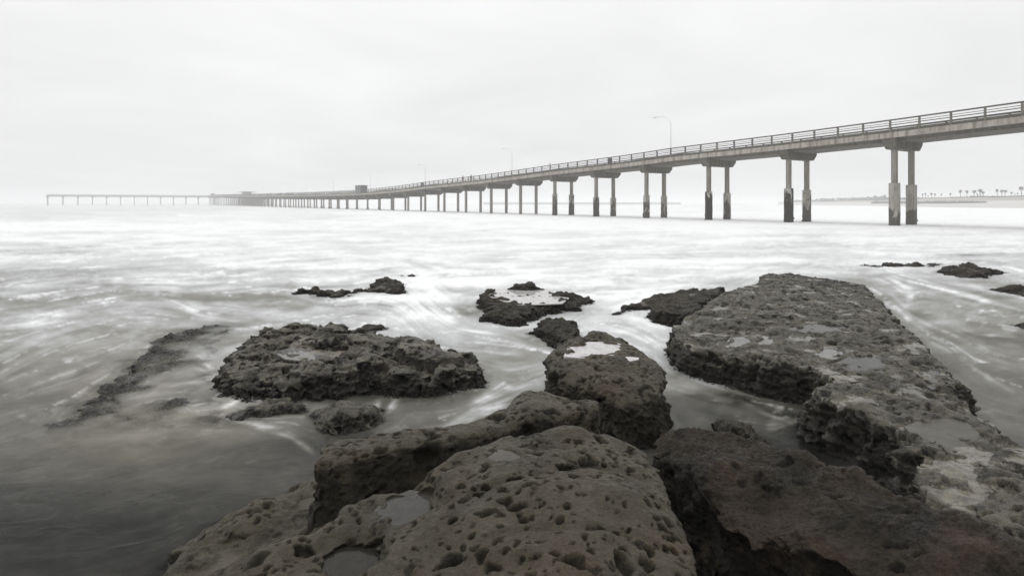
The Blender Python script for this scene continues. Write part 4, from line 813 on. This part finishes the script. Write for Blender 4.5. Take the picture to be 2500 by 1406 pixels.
# ------------------------------------------------------------------ far shore
COLS = [(1900,900,496.0,495.6,493.5),(1950,820,496.2,495,492.5),(2000,760,496.6,494.6,491.2),(2060,700,496.9,494.2,489.8),(2120,640,497.2,493.6,488.6),(2160,590,497.3,493,487.6),(2220,530,497.3,492.4,485.6),(2260,490,497.3,491.8,484.2),(2310,450,497,491.4,483),(2360,425,496,491.2,482),(2400,410,495.2,490.6,481),(2440,400,494.6,490,479.8),(2500,390,494,489.4,478),(2560,385,494,489,477.5),(2700,380,494,489,477),(3200,370,494,489,477)]
cx = [c[0] for c in COLS]
def ci(px, k): return float(np.interp(px, cx, [c[k] for c in COLS])) * (.8 if k == 1 else 1)
rowsV = []; pxs = list(range(1900, 3201, 10))
for px in pxs:
    D = ci(px, 1); j = perlin(np.array([[px / 40., 0, 0]]), 3)[0]
    pts = [atD(px, 505, D * .70), atD(px, ci(px, 2) + 2.5, D * .84), atD(px, ci(px, 2), D * .97), atD(px, ci(px, 3), D * 1.02), atD(px, ci(px, 4) + 1.5 + j, D * 1.07), atD(px, ci(px, 4) + j * .8, D * 1.12), atD(px, ci(px, 4) + .4, D * 1.5)]
    pts[0] = (pts[0][0], pts[0][1], -.6); rowsV.append(pts)
V = [p for r_ in rowsV for p in r_]; k = 7; Fc = [(i * k + j, i * k + j + 1, (i + 1) * k + j + 1, (i + 1) * k + j) for i in range(len(pxs) - 1) for j in range(k - 1)]
me = mesh_np('beach', V, np.array(Fc)[:, ::-1], M_sand); me.materials.append(M_dune); me.polygons.foreach_set('material_index', np.array([1 if (i % (k - 1)) >= 3 else 0 for i in range(len(Fc))], np.int32))
tag(link('beach', me), kind='structure')
# rock revetment along the foot of the beach
m = MB()
for i in range(420):
    px = 2130 + 275 * (i / 420.) + random.uniform(-2, 2); D = ci(px, 1) * random.uniform(.955, .99)
    yy = ci(px, 2) - .2 - random.random() * min(4.2, max(.8, (2400 - px) / 24)); p = Vector(atD(px, yy, D)); rr = random.uniform(.6, 1.2)
    b0 = [p + Vector(v) * rr * random.uniform(.7, 1.25) for v in ((1.3,0,0),(-1.3,0,0),(0,1,0),(0,-1,0),(0,0,.8),(0,0,-2.5))]
    m.add(b0, [(0,2,4),(2,1,4),(1,3,4),(3,0,4),(2,0,5),(1,2,5),(3,1,5),(0,3,5)])
tag(m.build('rock_revetment', plain('revetment_rock', (.07, .07, .065), .9)), 'dark line of heaped boulders along the foot of the distant beach', 'revetment')
# breakwater line on the horizon behind the pier
m = MB(); xs = np.linspace(1180, 1660, 160)
A = [atD(x, 494.4 - .5 * abs(perlin(np.array([[x / 9., 2, 0]]), 8)[0]) - .3, 620) for x in xs]
for i in range(159):
    a0, a1 = Vector(A[i]), Vector(A[i + 1]); m.prism([Vector((a0.x, 612, -.5)), Vector((a0.x, 619, a0.z)), Vector((a0.x, 622, a0.z)), Vector((a0.x, 629, -.5))], [Vector((a1.x - .01, 612, -.5)), Vector((a1.x - .01, 619, a1.z)), Vector((a1.x - .01, 622, a1.z)), Vector((a1.x - .01, 629, -.5))])
tag(m.build('breakwater', plain('breakwater_rock', (.5, .5, .5), .9)), 'thin faint breakwater lying along the horizon behind the pier piles', 'breakwater')
# palms
def palm_meshes(seed):
    random.seed(seed); tk = MB(); tk.tube([(0, 0, -.5), (.03, 0, .3), (.06, 0, .6), (.05, 0, .86)], [.035, .028, .022, .024], 7)
    cr = MB(); n = 38
    for i in range(n):
        an = i * 2.399 + random.uniform(-.2, .2); el = random.uniform(-1.1, 1.35); L = random.uniform(.15, .23); d = Vector((math.cos(an), math.sin(an), 0)); c0 = Vector((.05, 0, .86)); pr = None
        for s_ in range(5):
            u = s_ / 4; p = c0 + d * L * u * math.cos(el) + Vector((0, 0, L * (u * math.sin(el) - .55 * u * u))); wd = .045 * (.35 + u) * (1.15 - u) * 2; sd2 = d.cross(Vector((0, 0, 1)))
            q = [p - sd2 * wd + Vector((0, 0, -.02 * u)), p + Vector((0, 0, .012)), p + sd2 * wd + Vector((0, 0, -.02 * u))]; b = len(cr.v); cr.v += [tuple(v) for v in q]
            if pr is not None: cr.f += [(pr, pr + 1, b + 1, b), (pr + 1, pr + 2, b + 2, b + 1)]
            pr = b
    return tk, cr
PM = []
for s_ in (1, 2, 3):
    tk, cr = palm_meshes(s_); me1 = bpy.data.meshes.new('trunk'); me1.from_pydata(tk.v, [], tk.f); me1.materials.append(M_trunk); me2 = bpy.data.meshes.new('crown'); me2.from_pydata(cr.v, [], cr.f); me2.materials.append(M_palm); PM.append((me1, me2))
random.seed(5)
PL = [(2495,456,479,'palm cut by the right edge of the view, highest on the dune',1.0),(2484,471,479,'short palm left of the palm at the right edge',.9),(2478,473,479.5,'low small palm right of the flat crowned short palm',.9),(2468,469,480,'short palm with a flat crown near the right edge',1.1),
 (2453,464,481,'right hand palm of the dense clump near the right edge',1.0),(2447,463.5,481,'left hand palm of the dense clump near the right edge',1.1),(2436,462,481,'slim palm standing left of the dense clump',.8),
 (2399,468,482,'short palm leaning against the tall bushy palm',1.1),(2392,462,482.5,'tall bushy palm in the middle of the shore row',1.2),(2386,473,482.5,'smallest palm beneath the tall bushy palm',.9),(2377,464.5,483,'palm growing out of the low green mound',1.0),(2361,464.5,483,'slim palm left of the green mound',.85),(2344,464,483,'slim palm second left of the green mound',.85),
 (2321,471.5,483.5,'small lone palm on a dark bush',.8),(2298,473,484,'tiny lone palm left of the palm on the bush',.7),(2283,473,484.5,'right palm of a leaning pair beyond the last pile',.9),(2275,471,484.5,'left palm of a leaning pair beyond the last pile',.9),(2266,477,485,'dwarf palm right of the last jacketed pile',.7),(2259,471.5,485,'thin palm right of the last jacketed pile',.7),(2252,473,485,'palm almost hidden by the last jacketed pile',.8)]
def put_palm(px, yt, yb, label, wdt, grp=None):
    D = ci(px, 1) * 1.09; b = Vector(atD(px, yb + 1, D)); H = (yb + 1 - yt) * D / F; me1, me2 = random.choice(PM)
    e = bpy.data.objects.new('palm_tree', None); COL.objects.link(e); e.location = b; e.scale = (H * wdt * 1.3, H * wdt * 1.3, H * 1.06); e.rotation_euler = (0, random.uniform(-.05, .05), random.uniform(0, 6)); tag(e, label, 'palm', grp)
    link('trunk', me1, e); link('crown', me2, e)
for a in PL: put_palm(*a, 'palms on the far dune')
for i in range(46):
    px = random.uniform(1940, 2165) if i > 6 else random.uniform(2070, 2165); f = (px - 1940) / 225; yb = ci(px, 4) + 1; put_palm(px, yb - random.uniform(5, 11) * (.6 + .6 * f), yb, 'faint small palm in the hazy row along the far shore', random.uniform(.9, 1.3), 'hazy palms on the far shore')
# scrub along the far shore: nobody could count it
m = MB()
def blob(px, y, sx, sz):
    D = ci(px, 1) * 1.10; p = Vector(atD(px, y, D)); s_ = D / F
    for _ in range(9):
        q = p + Vector((random.gauss(0, sx * .45), random.gauss(0, 2), random.gauss(0, sz * .3))) * 1; q = p + Vector((random.gauss(0, sx * .45) * s_, random.uniform(-3, 3), abs(random.gauss(0, sz * .4)) * s_)); r_ = random.uniform(.35, .8) * sz * s_
        m.add([q + Vector(v) * r_ * random.uniform(.7, 1.3) for v in ((1.2,0,0),(-1.2,0,0),(0,1,0),(0,-1,0),(0,0,.8),(0,0,-.8))], [(0,2,4),(2,1,4),(1,3,4),(3,0,4),(2,0,5),(1,2,5),(3,1,5),(0,3,5)])
for i in range(230): px = random.uniform(1935, 2250); blob(px, ci(px, 4) + .5, random.uniform(3, 9), random.uniform(1.2, 4.2))
for i in range(90): px = random.uniform(2240, 2440); blob(px, ci(px, 4) + .3, random.uniform(3, 9), random.uniform(.8, 2.2))
for (px, y, sx, sz) in ((2375,481,12,3),(2368,482,8,2),(2385,481,6,2.5),(2322,483,8,1.8),(2285,484,9,1.4),(2400,480,5,2.5),(2255,484,8,2.4),(2430,481,14,1.2),(2345,483,6,1)): blob(px, y, sx, sz)
tag(m.build('shore_scrub', M_bush), kind='stuff')
# low dark parapet on the dune near the right edge
m = MB(); pr = [atD(x, y, ci(x, 1) * 1.06) for x, y in ((2415,481.2),(2450,480),(2480,478.6),(2500,478.2),(2560,477.5))]
for a_, b_2 in zip(pr[:-1], pr[1:]):
    a_, b_2 = Vector(a_), Vector(b_2); o3 = Vector((0, .5, 0)); m.prism([a_ + Vector((0, 0, -.35)), a_ + o3 + Vector((0, 0, -.35)), a_ + o3 + Vector((0, 0, .2)), a_ + Vector((0, 0, .2))], [b_2 + Vector((-.01, 0, -.35)), b_2 + o3 + Vector((-.01, 0, -.35)), b_2 + o3 + Vector((-.01, 0, .2)), b_2 + Vector((-.01, 0, .2))])
tag(m.build('dune_wall', M_rail), 'low dark wall on the crest of the dune near the right edge', 'wall')
# pale houses in the haze
HL = [(2058,'palest hazy house behind the far palms, with a bush on its left'),(2096,'hazy house in the middle of the far palm row'),(2128,'hazy low house nearest to the first jacketed pile'),(2024,'almost invisible house, farthest left on the far shore'),(2076,'narrow hazy house between the leftmost and middle houses'),(2150,'low pale house right beside the jacketed pile')]
for px, lb in HL:
    D = ci(px, 1) * 1.12; b = Vector(atD(px, ci(px, 4) + .8, D)); e = bpy.data.objects.new('beach_house', None); COL.objects.link(e); e.location = b; tag(e, lb, 'house', 'pale houses on the far shore')
    m = MB(); m.box((0, 0), (1, 0, 0), (0, 1, 0), 4.5, 3, -.5, 2.0); m.build('wall', M_far, e)
    m = MB(); m.prism([Vector(v) for v in ((-5, -3.4, 2.003), (-5, 3.4, 2.003), (-5, 0, 3.2))], [Vector(v) for v in ((5, -3.4, 2.003), (5, 3.4, 2.003), (5, 0, 3.2))]); m.build('roof', M_roof, e)
    for x_ in (-2.8, 0, 2.8):
        m = MB(); m.box((x_, -3.02), (1, 0, 0), (0, 1, 0), .6, .03, .4, 1.4); m.build('window', M_glass, e)

# ------------------------------------------------------------------ haze
m = MB(); m.box((0, 0), (1, 0, 0), (0, 1, 0), 4200, 4200, -2.0, 17.0)
mh = bpy.data.materials.new('sea_haze'); mh.use_nodes = True; nt = mh.node_tree; nt.nodes.clear(); o = N(nt, 'ShaderNodeOutputMaterial'); v = N(nt, 'ShaderNodeVolumePrincipled')
v.inputs['Color'].default_value = (.99, .995, 1, 1); v.inputs['Density'].default_value = .00115; nt.links.new(v.outputs[0], o.inputs['Volume'])
tag(m.build('haze', mh), kind='stuff')
